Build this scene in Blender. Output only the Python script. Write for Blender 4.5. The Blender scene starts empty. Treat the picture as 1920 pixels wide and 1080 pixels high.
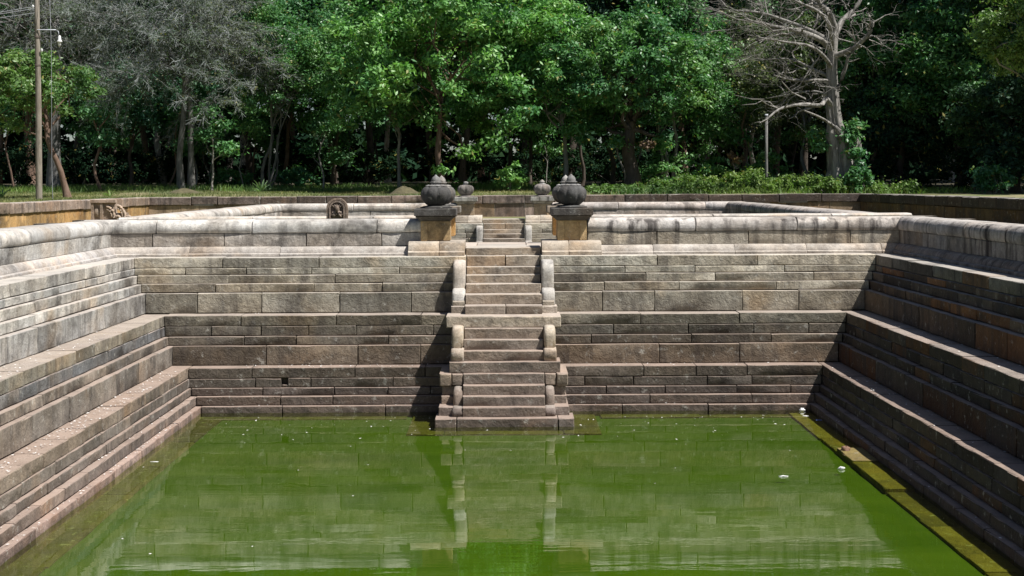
import bpy, math, random
import numpy as np
from mathutils import Vector, Matrix

scene = bpy.context.scene
R = math.radians
# ------------------------------------------------------------------ camera
F_PX = 2690.0; VPX = 946.0; VPY = 342.0; ZW = 4.105       # water lies at z = 0, the eye 4.1 m above it
cam_d = bpy.data.cameras.new('camera'); cam = bpy.data.objects.new('camera', cam_d)
scene.collection.objects.link(cam); scene.camera = cam
cam.location = (0, 0, ZW); cam.rotation_euler = (R(90), R(0.3), 0)
cam_d.sensor_width = 36; cam_d.lens = F_PX / 1920 * 36
cam_d.shift_x = (960 - VPX) / 1920; cam_d.shift_y = -(540 - VPY) / 1920
cam_d.clip_start = 0.05; cam_d.clip_end = 2000
# ------------------------------------------------------------------ sky, sun, exposure
SUN = Vector((0.54, -0.26, 1.0)).normalized()
elev = math.asin(SUN.z); rot = math.atan2(SUN.x, SUN.y)
world = bpy.data.worlds.new('World'); scene.world = world; world.use_nodes = True
wn = world.node_tree; wn.nodes.clear()
sky = wn.nodes.new('ShaderNodeTexSky'); sky.sky_type = 'NISHITA'; sky.sun_disc = False
sky.sun_elevation = elev; sky.sun_rotation = rot; sky.air_density = 0.85; sky.dust_density = 0.8
bg = wn.nodes.new('ShaderNodeBackground'); bg.inputs['Strength'].default_value = 0.05
wo = wn.nodes.new('ShaderNodeOutputWorld')
wn.links.new(sky.outputs[0], bg.inputs[0]); wn.links.new(bg.outputs[0], wo.inputs[0])
sd = bpy.data.lights.new('sun', 'SUN'); sd.energy = 5.0; sd.angle = R(0.53); sd.color = (1.0, 0.97, 0.925)
so = bpy.data.objects.new('sun', sd); scene.collection.objects.link(so)
so.rotation_euler = (-SUN).to_track_quat('-Z', 'Y').to_euler(); so.location = (20, -10, 30)
scene.view_settings.view_transform = 'Standard'; scene.view_settings.look = 'None'
scene.view_settings.exposure = 0.66; scene.view_settings.gamma = 1.0
scene.view_settings.use_curve_mapping = False
scene.render.engine = 'CYCLES'
scene.cycles.max_bounces = 5; scene.cycles.diffuse_bounces = 2; scene.cycles.glossy_bounces = 3; scene.cycles.transparent_max_bounces = 8

# ------------------------------------------------------------------ helpers
col = scene.collection
rng = random.Random(7)
def pxX(x, D): return (x - VPX) * D / F_PX
def pyZ(y, D): return ZW - (y - VPY) * D / F_PX
def Z(H): return ZW - H

def tag(o, label=None, cat=None, group=None, kind=None):
    if label: o['label'] = label
    if cat: o['category'] = cat
    if group: o['group'] = group
    if kind: o['kind'] = kind
    return o
def empty(name, loc, label=None, cat=None, group=None):
    o = bpy.data.objects.new(name, None); col.objects.link(o); o.location = loc
    o.empty_display_size = 0.2
    return tag(o, label, cat, group)
def mk(name, verts, faces, mat, parent=None, smooth=40, recenter=True, color=None):
    """one mesh object from world-space verts"""
    v = np.asarray(verts, dtype=np.float64).reshape(-1, 3)
    c = (v.min(0) + v.max(0)) / 2 if recenter else np.zeros(3)
    m = bpy.data.meshes.new(name)
    m.from_pydata((v - c).tolist(), [], faces); m.update()
    if smooth is not None:
        m.shade_smooth()
        if smooth < 180: m.set_sharp_from_angle(angle=R(smooth))
    o = bpy.data.objects.new(name, m); col.objects.link(o)
    if mat: m.materials.append(mat)
    loc = Vector(c.tolist())
    if parent is not None:
        o.parent = parent
        w = Vector((0, 0, 0)); p = parent
        while p is not None: w += p.location; p = p.parent
        loc = loc - w
    o.location = loc
    if color is not None: o.color = color
    return o
def mk_quads(name, V, mat, parent=None, loc=(0, 0, 0)):
    """fast mesh of loose quads, V is (n,4,3) in local space"""
    n = V.shape[0]
    m = bpy.data.meshes.new(name)
    m.vertices.add(n * 4); m.vertices.foreach_set('co', V.reshape(-1).astype(np.float32))
    m.loops.add(n * 4); m.loops.foreach_set('vertex_index', np.arange(n * 4, dtype=np.int32))
    m.polygons.add(n)
    m.polygons.foreach_set('loop_start', np.arange(0, n * 4, 4, dtype=np.int32))
    m.update(calc_edges=True)
    m.materials.append(mat)
    o = bpy.data.objects.new(name, m); col.objects.link(o); o.parent = parent; o.location = loc
    return o
def copy_tree(o, parent=None):
    c = o.copy(); col.objects.link(c); c.parent = parent
    for ch in [x for x in o.children]: copy_tree(ch, c)
    return c

# ------------------------------------------------------------------ materials
class NT:
    def __init__(s, name):
        s.m = bpy.data.materials.new(name); s.m.use_nodes = True
        s.t = s.m.node_tree; s.t.nodes.clear()
        s.out = s.t.nodes.new('ShaderNodeOutputMaterial')
    def n(s, typ, **kw):
        nd = s.t.nodes.new(typ)
        for k, v in kw.items():
            if k.startswith('i_'):
                key = k[2:]
                key = int(key) if key.isdigit() else key
                s.put(nd.inputs[key], v)
            else: setattr(nd, k, v)
        return nd
    def put(s, sock, v):
        if isinstance(v, bpy.types.NodeSocket): s.t.links.new(v, sock)
        elif isinstance(v, bpy.types.Node): s.t.links.new(v.outputs[0], sock)
        else: sock.default_value = v
    def noise(s, vec, scale, detail=4, rough=.55, dist=0):
        nd = s.n('ShaderNodeTexNoise'); s.put(nd.inputs['Vector'], vec)
        nd.inputs['Scale'].default_value = scale; nd.inputs['Detail'].default_value = detail
        nd.inputs['Roughness'].default_value = rough; nd.inputs['Distortion'].default_value = dist
        return nd.outputs[0]
    def mapr(s, v, a, b, c=0., d=1., clamp=True):
        nd = s.n('ShaderNodeMapRange'); nd.clamp = clamp
        s.put(nd.inputs[0], v)
        for i, q in enumerate((a, b, c, d)): s.put(nd.inputs[i + 1], q)
        return nd.outputs[0]
    def math(s, op, a, b=None):
        nd = s.n('ShaderNodeMath', operation=op); s.put(nd.inputs[0], a)
        if b is not None: s.put(nd.inputs[1], b)
        return nd.outputs[0]
    def mix(s, f, a, b, mode='MIX'):
        nd = s.n('ShaderNodeMix', data_type='RGBA', blend_type=mode)
        s.put(nd.inputs['Factor'], f)
        for sk, v in (('A', a), ('B', b)):
            sock = [i for i in nd.inputs if i.name == sk and i.type == 'RGBA'][0]
            s.put(sock, v)
        return [o for o in nd.outputs if o.type == 'RGBA'][0]
    def scalev(s, vec, sc):
        nd = s.n('ShaderNodeVectorMath', operation='MULTIPLY'); s.put(nd.inputs[0], vec); nd.inputs[1].default_value = sc
        return nd.outputs[0]
    def done(s, sh, disp=None):
        s.t.links.new(sh if isinstance(sh, bpy.types.NodeSocket) else sh.outputs[0], s.out.inputs['Surface'])
        return s.m

def stone_material(name, grain=1.0, dust=(.345, .262, .215, 1), dust_amt=.66, rough_hewn=1.0, dark=1.0, wet=True):
    N = NT(name)
    geo = N.n('ShaderNodeNewGeometry'); oi = N.n('ShaderNodeObjectInfo')
    pos = geo.outputs['Position']
    off = N.n('ShaderNodeVectorMath', operation='ADD')
    comb = N.n('ShaderNodeCombineXYZ')
    r100 = N.math('MULTIPLY', oi.outputs['Random'], 57.0)
    for i in range(3): N.put(comb.inputs[i], r100)
    N.put(off.inputs[0], pos); N.put(off.inputs[1], comb.outputs[0])
    lp = off.outputs[0]
    base = oi.outputs['Color']; streak_amt = oi.outputs['Alpha']
    # broad tone shifts inside a block
    n1 = N.noise(lp, 1.6, 3, .6)
    c = N.mix(N.mapr(n1, .35, .7, 0, .9), base, N.mix(1.0, base, (.60, .56, .51, 1), 'MULTIPLY'))
    n1b = N.noise(lp, 3.3, 3, .6)
    c = N.mix(N.mapr(n1b, .50, .68, 0, .55), c, N.mix(1.0, base, (1.22, 1.17, 1.1, 1), 'MULTIPLY'))
    # rusty / warm patches
    n2 = N.noise(pos, .9, 2, .6)
    c = N.mix(N.mapr(n2, .56, .74, 0, .5), c, N.mix(1.0, base, (1.10, .84, .58, 1), 'MULTIPLY'))
    # dark lichen and soot, shapes running over several stones
    n3 = N.noise(pos, 1.15, 5, .68, .4)
    c = N.mix(N.mapr(n3, .51, .68, 0, .74 * dark), c, (.045, .040, .036, 1))
    # pale lichen spots
    n4 = N.noise(pos, 7.5, 3, .7)
    c = N.mix(N.mapr(n4, .60, .70, 0, .4), c, (.48, .47, .43, 1))
    # run-off streaks (vertical)
    sp = N.scalev(pos, (5.5, 5.5, .55))
    n5 = N.noise(sp, 1.0, 4, .62)
    st = N.mapr(n5, .47, .62, 0, 1)
    n5b = N.noise(pos, .55, 1, .5)
    st = N.math('MULTIPLY', st, N.mapr(n5b, .38, .58, .25, 1))
    st = N.math('MULTIPLY', st, streak_amt)
    c = N.mix(st, c, (.040, .033, .032, 1))
    # fine speckle
    n6 = N.noise(pos, 60, 2, .7)
    c = N.mix(1.0, c, N.mix(N.mapr(n6, .3, .7, 0, 1), (.84, .835, .83, 1), (1.13, 1.125, 1.12, 1)), 'MULTIPLY')
    n6b = N.noise(pos, 16, 3, .7)
    c = N.mix(1.0, c, N.mix(N.mapr(n6b, .35, .65, 0, 1), (.84, .83, .82, 1), (1.12, 1.12, 1.11, 1)), 'MULTIPLY')
    # blown dust lying on anything level
    sep = N.n('ShaderNodeSeparateXYZ'); N.put(sep.inputs[0], geo.outputs['True Normal'])
    up = N.mapr(sep.outputs[2], .80, .97, 0, dust_amt)
    n7 = N.noise(pos, 2.4, 3, .65)
    up = N.math('MULTIPLY', up, N.mapr(n7, .25, .55, .55, 1))
    zz = N.n('ShaderNodeSeparateXYZ'); N.put(zz.inputs[0], pos)
    dcol = N.mix(N.mapr(zz.outputs[2], 1.0, 2.6, 0, 1), dust, (.45, .415, .375, 1))
    c = N.mix(up, c, dcol)
    if wet:   # damp tide band at the water line
        tide = N.math('ADD', zz.outputs[2], N.mapr(N.noise(pos, 3.0, 3), .3, .7, -.06, .08))
        c = N.mix(N.mapr(tide, .0, .07, .45, 0), c, (.055, .046, .038, 1))
    b = N.n('ShaderNodeBsdfPrincipled'); N.put(b.inputs['Base Color'], c)
    b.inputs['Roughness'].default_value = .88
    b.inputs['Specular IOR Level'].default_value = .25
    # relief: pecked and hewn faces
    h1 = N.noise(lp, 9, 4, .62, .6); h2 = N.noise(pos, 38, 3, .65)
    hs = N.math('ADD', N.math('MULTIPLY', h1, .040 * rough_hewn), N.math('MULTIPLY', h2, .010 * grain))
    bump = N.n('ShaderNodeBump'); bump.inputs['Strength'].default_value = .85; bump.inputs['Distance'].default_value = 1.0
    N.put(bump.inputs['Height'], hs)
    N.put(b.inputs['Normal'], bump.outputs[0])
    return N.done(b)

M = {}
M['stone'] = stone_material('hewn_stone', rough_hewn=.7)
M['smooth'] = stone_material('dressed_stone', rough_hewn=.22, dust_amt=.35, dust=(.45, .40, .34, 1))
M['pot'] = stone_material('pot_stone', rough_hewn=.25, dust_amt=.0, dark=1.2)
M['core'] = stone_material('joint_fill', dust_amt=.1)
M['footing'] = stone_material('footing_stone', dust_amt=.15, dust=(.20, .16, .07, 1), wet=False)

def bark_material(name, c1, c2, sc=1.0):
    N = NT(name); geo = N.n('ShaderNodeNewGeometry'); pos = geo.outputs['Position']
    a = N.noise(N.scalev(pos, (9 * sc, 9 * sc, 1.6 * sc)), 1.0, 6, .65, .4)
    b2 = N.noise(pos, 1.8 * sc, 4, .6)
    c = N.mix(N.mapr(a, .35, .65), c1, c2)
    c = N.mix(N.mapr(b2, .55, .72, 0, .6), c, tuple(x * .45 for x in c1[:3]) + (1,))
    b = N.n('ShaderNodeBsdfPrincipled'); N.put(b.inputs['Base Color'], c); b.inputs['Roughness'].default_value = .9
    b.inputs['Specular IOR Level'].default_value = .2
    bump = N.n('ShaderNodeBump'); bump.inputs['Strength'].default_value = .8; bump.inputs['Distance'].default_value = .03
    N.put(bump.inputs['Height'], a); N.put(b.inputs['Normal'], bump.outputs[0])
    return N.done(b)
M['bark_dark'] = bark_material('dark_bark', (.060, .048, .038, 1), (.11, .09, .075, 1))
M['bark_red'] = bark_material('reddish_bark', (.12, .075, .052, 1), (.20, .14, .11, 1))
M['bark_grey'] = bark_material('grey_bark', (.20, .185, .165, 1), (.33, .31, .28, 1))
M['bark_stem'] = bark_material('stem_bark', (.105, .102, .096, 1), (.205, .20, .19, 1))
M['bark_pale'] = bark_material('pale_dead_wood', (.12, .112, .10, 1), (.345, .325, .30, 1))
M['pole_wood'] = bark_material('pole_wood', (.17, .145, .115, 1), (.30, .265, .22, 1))

def leaf_material(name, dark, light, tip, trans=.32, gloss=.45, spec=.45):
    N = NT(name); geo = N.n('ShaderNodeNewGeometry')
    rnd = geo.outputs['Random Per Island']
    n = N.noise(geo.outputs['Position'], .55, 3, .6)
    c = N.mix(rnd, dark, light)
    c = N.mix(N.mapr(n, .46, .66, 0, .75), c, tip)
    n2 = N.noise(geo.outputs['Position'], .16, 2, .5)
    c = N.mix(1.0, c, N.mix(N.mapr(n2, .35, .65), (.72, .82, .95, 1), (1.28, 1.15, 1.0, 1)) if 'twig' not in name else (1, 1, 1, 1), 'MULTIPLY')
    if 'twig' not in name: c = N.mix(N.mapr(rnd, .965, .975, 0, .8), c, (.26, .22, .06, 1))
    b = N.n('ShaderNodeBsdfPrincipled'); N.put(b.inputs['Base Color'], c)
    b.inputs['Roughness'].default_value = gloss; b.inputs['Specular IOR Level'].default_value = spec
    t = N.n('ShaderNodeBsdfTranslucent'); N.put(t.inputs['Color'], N.mix(1.0, c, (1.0, 1.25, .55, 1), 'MULTIPLY'))
    mx = N.n('ShaderNodeMixShader'); mx.inputs[0].default_value = trans
    N.t.links.new(b.outputs[0], mx.inputs[1]); N.t.links.new(t.outputs[0], mx.inputs[2])
    return N.done(mx)
M['leaf_bright'] = leaf_material('bright_leaf', (0.073, 0.202, 0.070, 1), (0.172, 0.390, 0.114, 1), (0.264, 0.468, 0.122, 1))
M['leaf_mid'] = leaf_material('green_leaf', (0.045, 0.139, 0.058, 1), (0.105, 0.271, 0.095, 1), (0.158, 0.318, 0.101, 1))
M['leaf_teal'] = leaf_material('blue_green_leaf', (0.036, 0.111, 0.065, 1), (0.072, 0.195, 0.101, 1), (0.096, 0.221, 0.095, 1))
M['leaf_dark'] = leaf_material('dark_leaf', (0.016, 0.048, 0.031, 1), (0.036, 0.095, 0.050, 1), (0.050, 0.116, 0.050, 1), trans=.2, gloss=.6, spec=.25)
M['leaf_shaded'] = leaf_material('shaded_wood_leaf', (.008, .022, .012, 1), (.018, .045, .022, 1), (.022, .052, .022, 1), trans=.1, gloss=.9, spec=.05)  # leaf colour darkened to put the under-canopy shade into it
M['leaf_greygreen'] = leaf_material('grey_green_leaf', (.060, .085, .055, 1), (.125, .155, .105, 1), (.10, .15, .08, 1), gloss=.7)
M['leaf_yellow'] = leaf_material('yellow_green_leaf', (0.079, 0.165, 0.045, 1), (0.158, 0.275, 0.075, 1), (0.189, 0.286, 0.090, 1))
M['leaf_olive'] = leaf_material('olive_leaf', (.055, .095, .035, 1), (.12, .165, .065, 1), (.15, .18, .075, 1))
M['twig_grey'] = leaf_material('grey_twig', (.18, .20, .195, 1), (.34, .36, .355, 1), (.16, .21, .16, 1), trans=.1, gloss=.8)
M['leaf_brown'] = leaf_material('dead_leaf', (.13, .085, .06, 1), (.24, .17, .125, 1), (.2, .14, .1, 1))
M['grass'] = leaf_material('grass_blade', (.085, .125, .035, 1), (.17, .20, .065, 1), (.23, .215, .10, 1), trans=.3, gloss=.7)
M['weed'] = leaf_material('weed_leaf', (.07, .14, .03, 1), (.14, .25, .055, 1), (.20, .29, .075, 1), gloss=.55)
M['palm'] = leaf_material('palm_leaf', (.09, .17, .09, 1), (.17, .27, .15, 1), (.2, .28, .14, 1))

def plain(name, c, rough=.6, metal=0, noise_amt=.25, sc=20):
    N = NT(name); geo = N.n('ShaderNodeNewGeometry')
    n = N.noise(geo.outputs['Position'], sc, 4, .6)
    cc = N.mix(N.mapr(n, .3, .7, 0, 1), tuple(x * (1 - noise_amt) for x in c[:3]) + (1,), c)
    b = N.n('ShaderNodeBsdfPrincipled'); N.put(b.inputs['Base Color'], cc)
    b.inputs['Roughness'].default_value = rough; b.inputs['Metallic'].default_value = metal
    return N.done(b)
M['metal'] = plain('grey_painted_metal', (.45, .47, .5, 1), .45)
M['white'] = plain('white_plastic', (.75, .75, .74, 1), .4)
M['petal'] = plain('white_petal', (.72, .69, .66, 1), .7)
M['husk'] = plain('brown_husk', (.20, .11, .07, 1), .8)
M['wire'] = plain('wire', (.3, .31, .33, 1), .5)
M['blue'] = plain('blue_plastic', (.12, .2, .5, 1), .4)

def ground_material():
    N = NT('grassy_ground'); geo = N.n('ShaderNodeNewGeometry'); pos = geo.outputs['Position']
    a = N.noise(pos, .35, 6, .65); b2 = N.noise(pos, 3.0, 6, .7)
    c = N.mix(N.mapr(a, .40, .62), (.10, .125, .038, 1), (.22, .185, .095, 1))
    c = N.mix(N.mapr(b2, .5, .7, 0, .7), c, (.07, .085, .03, 1))
    b = N.n('ShaderNodeBsdfPrincipled'); N.put(b.inputs['Base Color'], c); b.inputs['Roughness'].default_value = .95
    bump = N.n('ShaderNodeBump'); bump.inputs['Distance'].default_value = .08; bump.inputs['Strength'].default_value = .7
    N.put(bump.inputs['Height'], b2); N.put(b.inputs['Normal'], bump.outputs[0])
    return N.done(b)
M['ground'] = ground_material()
def litter_material():
    N = NT('forest_floor'); geo = N.n('ShaderNodeNewGeometry'); pos = geo.outputs['Position']
    a = N.noise(pos, 1.2, 6, .7)
    c = N.mix(N.mapr(a, .35, .65), (.035, .033, .018, 1), (.085, .07, .04, 1))
    b = N.n('ShaderNodeBsdfPrincipled'); N.put(b.inputs['Base Color'], c); b.inputs['Roughness'].default_value = .95
    return N.done(b)
M['floor'] = litter_material()
def bed_material():
    N = NT('algae_murk'); geo = N.n('ShaderNodeNewGeometry'); pos = geo.outputs['Position']
    a = N.noise(N.scalev(pos, (.35, .9, 1)), 1.0, 5, .65, .8)
    c = N.mix(N.mapr(a, .3, .7), (.052, .090, .014, 1), (.086, .126, .022, 1))
    b = N.n('ShaderNodeBsdfPrincipled'); N.put(b.inputs['Base Color'], c); b.inputs['Roughness'].default_value = 1
    b.inputs['Specular IOR Level'].default_value = 0
    return N.done(b)
M['bed'] = bed_material()
def water_material():
    N = NT('pond_water'); geo = N.n('ShaderNodeNewGeometry'); pos = geo.outputs['Position']
    w1 = N.noise(N.scalev(pos, (.55, 2.6, 1)), 1.0, 3, .5, .4)
    w2 = N.noise(N.scalev(pos, (2.6, 11.0, 1)), 1.0, 3, .5, .2)
    patch = N.mapr(N.noise(N.scalev(pos, (.16, .5, 1)), 1.0, 2, .5), .40, .62, .15, 1)
    hgt = N.math('ADD', N.math('MULTIPLY', w1, .0045), N.math('MULTIPLY', N.math('MULTIPLY', w2, patch), .0010))
    bump = N.n('ShaderNodeBump'); bump.inputs['Strength'].default_value = 1.0; bump.inputs['Distance'].default_value = .35
    N.put(bump.inputs['Height'], hgt)
    fr = N.n('ShaderNodeFresnel'); fr.inputs['IOR'].default_value = 1.5
    gl = N.n('ShaderNodeBsdfGlossy'); gl.inputs['Roughness'].default_value = .006
    gl.inputs['Color'].default_value = (.95, .97, .92, 1)
    N.put(gl.inputs['Normal'], bump.outputs[0]); N.put(fr.inputs['Normal'], bump.outputs[0])
    tr = N.n('ShaderNodeBsdfTransparent'); tr.inputs['Color'].default_value = (.74, .84, .42, 1)
    mx = N.n('ShaderNodeMixShader')
    N.put(mx.inputs[0], fr.outputs[0])
    N.t.links.new(tr.outputs[0], mx.inputs[1]); N.t.links.new(gl.outputs[0], mx.inputs[2])
    return N.done(mx)
M['water'] = water_material()

# ------------------------------------------------------------------ stone pieces
def block_local(L, h, dep, r, c=.011, jit=.007, bottom=False):
    """rough-hewn block in (u along, v inward, w up)"""
    n = max(2, min(5, int(L / .35) + 1))
    us = [0, c] + [c + (L - 2 * c) * (i + r.uniform(-.25, .25)) / n for i in range(1, n)] + [L - c, L]
    ws = [0, c, h * r.uniform(.4, .6), h - c, h] if h > .3 else [0, c, h - c, h]
    nu, nw = len(us), len(ws)
    V = []; idx = {}
    for i in range(nu):
        for j in range(nw):
            bu = i in (0, nu - 1); bw = j in (0, nw - 1)
            u, w = us[i], ws[j]
            v = r.uniform(-jit, jit)
            if bu or bw:
                v = c * r.uniform(.5, 1.4)
                if r.random() < .10: v += r.uniform(.01, .035)
                if bu and bw: v = c * r.uniform(.9, 2.0) + (r.uniform(.02, .05) if r.random() < .16 else 0)
            if bw and j == nw - 1: w -= r.uniform(0, jit * .9)
            if bw and j == 0: w += r.uniform(0, jit * .6)
            if bu: u += (r.uniform(0, jit)) * (1 if i == 0 else -1)
            if j == nw - 2 or j == 1: w += r.uniform(-jit, jit) * .7
            idx[i, j] = len(V); V.append((u, v, w))
    Fc = [(idx[i, j], idx[i + 1, j], idx[i + 1, j + 1], idx[i, j + 1]) for i in range(nu - 1) for j in range(nw - 1)]
    loop = [(i, 0) for i in range(nu)] + [(nu - 1, j) for j in range(1, nw)] + \
           [(i, nw - 1) for i in range(nu - 2, -1, -1)] + [(0, j) for j in range(nw - 2, 0, -1)]
    back = []
    for (i, j) in loop:
        u, v, w = V[idx[i, j]]; back.append(len(V)); V.append((u, dep, w))
    k = len(loop)
    for a in range(k):
        b = (a + 1) % k
        Fc.append((idx[loop[b]], idx[loop[a]], back[a], back[b]))
    return V, Fc
def to_world(kind, base, V, Fc):
    """base = (u0, face, z0): face is the coordinate of the front plane"""
    u0, f, z0 = base
    if kind == 'end':   W = [(u0 + u, f + v, z0 + w) for u, v, w in V]; flip = False
    elif kind == 'left': W = [(f - v, u0 + u, z0 + w) for u, v, w in V]; flip = False
    elif kind == 'right': W = [(f + v, u0 + u, z0 + w) for u, v, w in V]; flip = True
    elif kind == 'near': W = [(u0 + u, f - v, z0 + w) for u, v, w in V]; flip = True
    if flip: Fc = [tuple(reversed(q)) for q in Fc]
    return W, Fc
GREY = .10      # how far the measured tints are pulled towards neutral stone
def jcol(c, r, a=.12, streak=0.0):
    k = 1 + r.uniform(-a, a) * 1.25; w = r.uniform(-a * .12, a * .40)
    q = r.random()
    if q < .09: k *= .66
    elif q < .14: k *= 1.16
    m = sum(c) / 3; sat = max(c) - min(c); g = GREY if sat < .16 * max(1, m * 3) and sat / max(c) < .45 else 0
    c = tuple(v * (1 - g) + m * g for v in c)
    return (c[0] * k * (1 + w), c[1] * k, c[2] * k * (1 - w), streak)
def block(kind, u0, L, face, ztop, h, dep, colr, parent, r, name='stone_block', mat='stone', **kw):
    V, Fc = block_local(L, h, dep, r, **kw)
    W, Fc = to_world(kind, (u0, face, ztop - h), V, Fc)
    return mk(name, W, Fc, M[mat], parent, 35, color=colr)
def prof_piece(kind, u0, L, prof, origin, parent, r, colr, name='coping_stone', mat='smooth', nseg=3, jit=.004, taper=.006):
    """prof: list of (s, H) going round the section counter-clockwise; origin: face coordinate at s=0"""
    n = len(prof); V = []
    ss = [0, .012] + [L * i / nseg for i in range(1, nseg)] + [L - .012, L]
    cs = sum(p[0] for p in prof) / n; ch = sum(p[1] for p in prof) / n
    dz = r.uniform(-.004, .004); ds = r.uniform(-.006, .006)
    for k, u in enumerate(ss):
        e = taper if k in (0, len(ss) - 1) else 0
        for (s, H) in prof:
            q = r.uniform(-jit, jit)
            s2 = s + ds + q - (e if s > cs else -e); H2 = H + dz + r.uniform(-jit, jit) * .6 + (e if H < ch else -e)
            V.append((u, -s2, ZW - H2))
    Fc = []
    for k in range(len(ss) - 1):
        for i in range(n):
            j = (i + 1) % n
            Fc.append((k * n + i, (k + 1) * n + i, (k + 1) * n + j, k * n + j))
    Fc.append(tuple(reversed(range(n)))); m = (len(ss) - 1) * n; Fc.append(tuple(m + i for i in range(n)))
    W, Fc = to_world(kind, (u0, origin, 0), V, Fc)
    return mk(name, W, Fc, M[mat], parent, 38, color=colr)
def split(u0, u1, mean, r, var=.38):
    out = []; u = u0
    while u < u1 - 1e-6:
        L = mean * r.uniform(1 - var, 1 + var)
        if u1 - (u + L) < mean * .45: L = u1 - u
        out.append((u, L)); u += L
    return out

X0 = 7.78; PIL_OUT = 1.60
# (top H, bottom H, setback s, mean length, tier)
COURSES = [
    (1.400, 1.600, .722, 1.75, 'A1'), (1.600, 1.728, .735, 1.30, 'A2'), (1.728, 1.890, .800, 1.55, 'A3'),
    (1.890, 2.055, .895, 1.45, 'A4'), (2.055, 2.436, 1.005, 1.55, 'A5'),
    (2.436, 2.633, 1.467, 1.50, 'B1'), (2.633, 2.815, 1.480, 1.05, 'B2'), (2.815, 2.975, 1.560, 1.35, 'B3'),
    (2.975, 3.330, 1.660, 1.60, 'B4'),
    (3.330, 3.520, 2.037, 1.35, 'C1'), (3.520, 3.685, 2.052, 1.15, 'C2'), (3.685, 3.825, 2.105, 1.05, 'C3'),
    (3.825, 3.985, 2.215, 1.45, 'C4'), (3.985, 4.250, 2.320, 1.50, 'C5')]
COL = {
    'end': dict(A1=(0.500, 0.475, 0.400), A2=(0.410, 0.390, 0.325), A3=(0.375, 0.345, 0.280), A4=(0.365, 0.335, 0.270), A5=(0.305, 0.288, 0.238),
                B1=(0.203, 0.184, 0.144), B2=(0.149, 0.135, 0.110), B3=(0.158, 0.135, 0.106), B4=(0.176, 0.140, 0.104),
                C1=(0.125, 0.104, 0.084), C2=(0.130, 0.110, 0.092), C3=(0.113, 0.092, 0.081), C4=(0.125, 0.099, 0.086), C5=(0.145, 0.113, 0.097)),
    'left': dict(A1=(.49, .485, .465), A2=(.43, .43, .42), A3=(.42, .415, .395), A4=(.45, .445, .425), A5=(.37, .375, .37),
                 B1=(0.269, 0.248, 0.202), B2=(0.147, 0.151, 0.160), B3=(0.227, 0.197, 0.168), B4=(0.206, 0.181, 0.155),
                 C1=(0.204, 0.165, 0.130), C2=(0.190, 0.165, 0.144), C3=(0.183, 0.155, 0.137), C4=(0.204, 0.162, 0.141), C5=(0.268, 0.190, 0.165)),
    'right': dict(A1=(0.184, 0.173, 0.153), A2=(0.133, 0.102, 0.079), A3=(0.107, 0.084, 0.066), A4=(0.128, 0.094, 0.069), A5=(0.102, 0.079, 0.059),  # stained stone, darkened further so the colour carries this side's shade
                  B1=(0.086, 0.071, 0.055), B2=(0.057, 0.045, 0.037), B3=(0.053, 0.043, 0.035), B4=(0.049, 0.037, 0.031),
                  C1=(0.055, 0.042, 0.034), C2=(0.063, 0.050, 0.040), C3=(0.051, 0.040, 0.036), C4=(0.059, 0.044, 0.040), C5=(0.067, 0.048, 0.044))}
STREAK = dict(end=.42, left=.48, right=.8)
ROLL = [(-.48, .96), (.118, .96), (.134, .945), (.145, .90), (.143, .84), (.128, .785), (.085, .738), (.02, .708), (-.08, .70), (-.42, .705), (-.48, .74)]
MOULD = [(-.30, 1.405), (.300, 1.405), (.300, 1.365), (.285, 1.352), (.240, 1.348), (.238, 1.335), (.225, 1.295), (.195, 1.258), (.160, 1.235), (.135, 1.222), (-.30, 1.225)]

def face_of(kind, org, s):
    return {'end': org - s, 'near': org + s, 'left': org + s, 'right': org - s}[kind]
def core_piece(kind, u0, u1, org, parent, low=False):
    rec = .12; prof = [(-.46, 4.6), (-.46, 1.42)] if low else [(-.46, 4.6), (-.46, .76), (0.0, .76), (0.0, 1.33), (.10, 1.33), (.10, 1.45)]
    last = None
    for (t, b, s, m, k) in COURSES:
        prof.append((s - rec, t + .10 if t in (1.400, 2.436, 3.330) else t + .01)); prof.append((s - rec, b + .01))
    prof.append((2.2, 4.6))
    V = []; n = len(prof)
    for u in (u0, u1):
        for (s, H) in prof: V.append((u, -s, ZW - H))
    Fc = [(i, n + i, n + (i + 1) % n, (i + 1) % n) for i in range(n)]
    Fc = [tuple(reversed(q)) for q in Fc]
    W, Fc = to_world(kind, (0, org, 0), V, Fc)
    if kind in ('left',):
        W = [(org - v, u, w) for u, v, w in V]
    return mk('wall_core', W, Fc, M['core'], parent, None, color=(.10, .085, .07, 0))

def coping_run(kind, u0, u1, org, parent, r, cols, streak, cuts=2.4, below=True, mould=True):
    for (u, L) in split(u0, u1, cuts, r, .3):
        prof_piece(kind, u + .006, L - .012, ROLL, org, parent, r, jcol(cols[0], r, .10, streak[0]), 'coping_stone', jit=.006, taper=.012)
    for (u, L) in split(u0, u1, cuts * .85, r, .35):
        block(kind, u + .004, L - .008, face_of(kind, org, .118), Z(.962), .262, .5, jcol(cols[1], r, .09, streak[1]), parent, r, 'wall_stone', 'stone', jit=.006)
    if mould:
        for (u, L) in split(u0, u1, cuts * .95, r, .3):
            prof_piece(kind, u + .003, L - .006, MOULD, org, parent, r, jcol(cols[2], r, .06, streak[2]), 'plinth_moulding')

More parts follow.
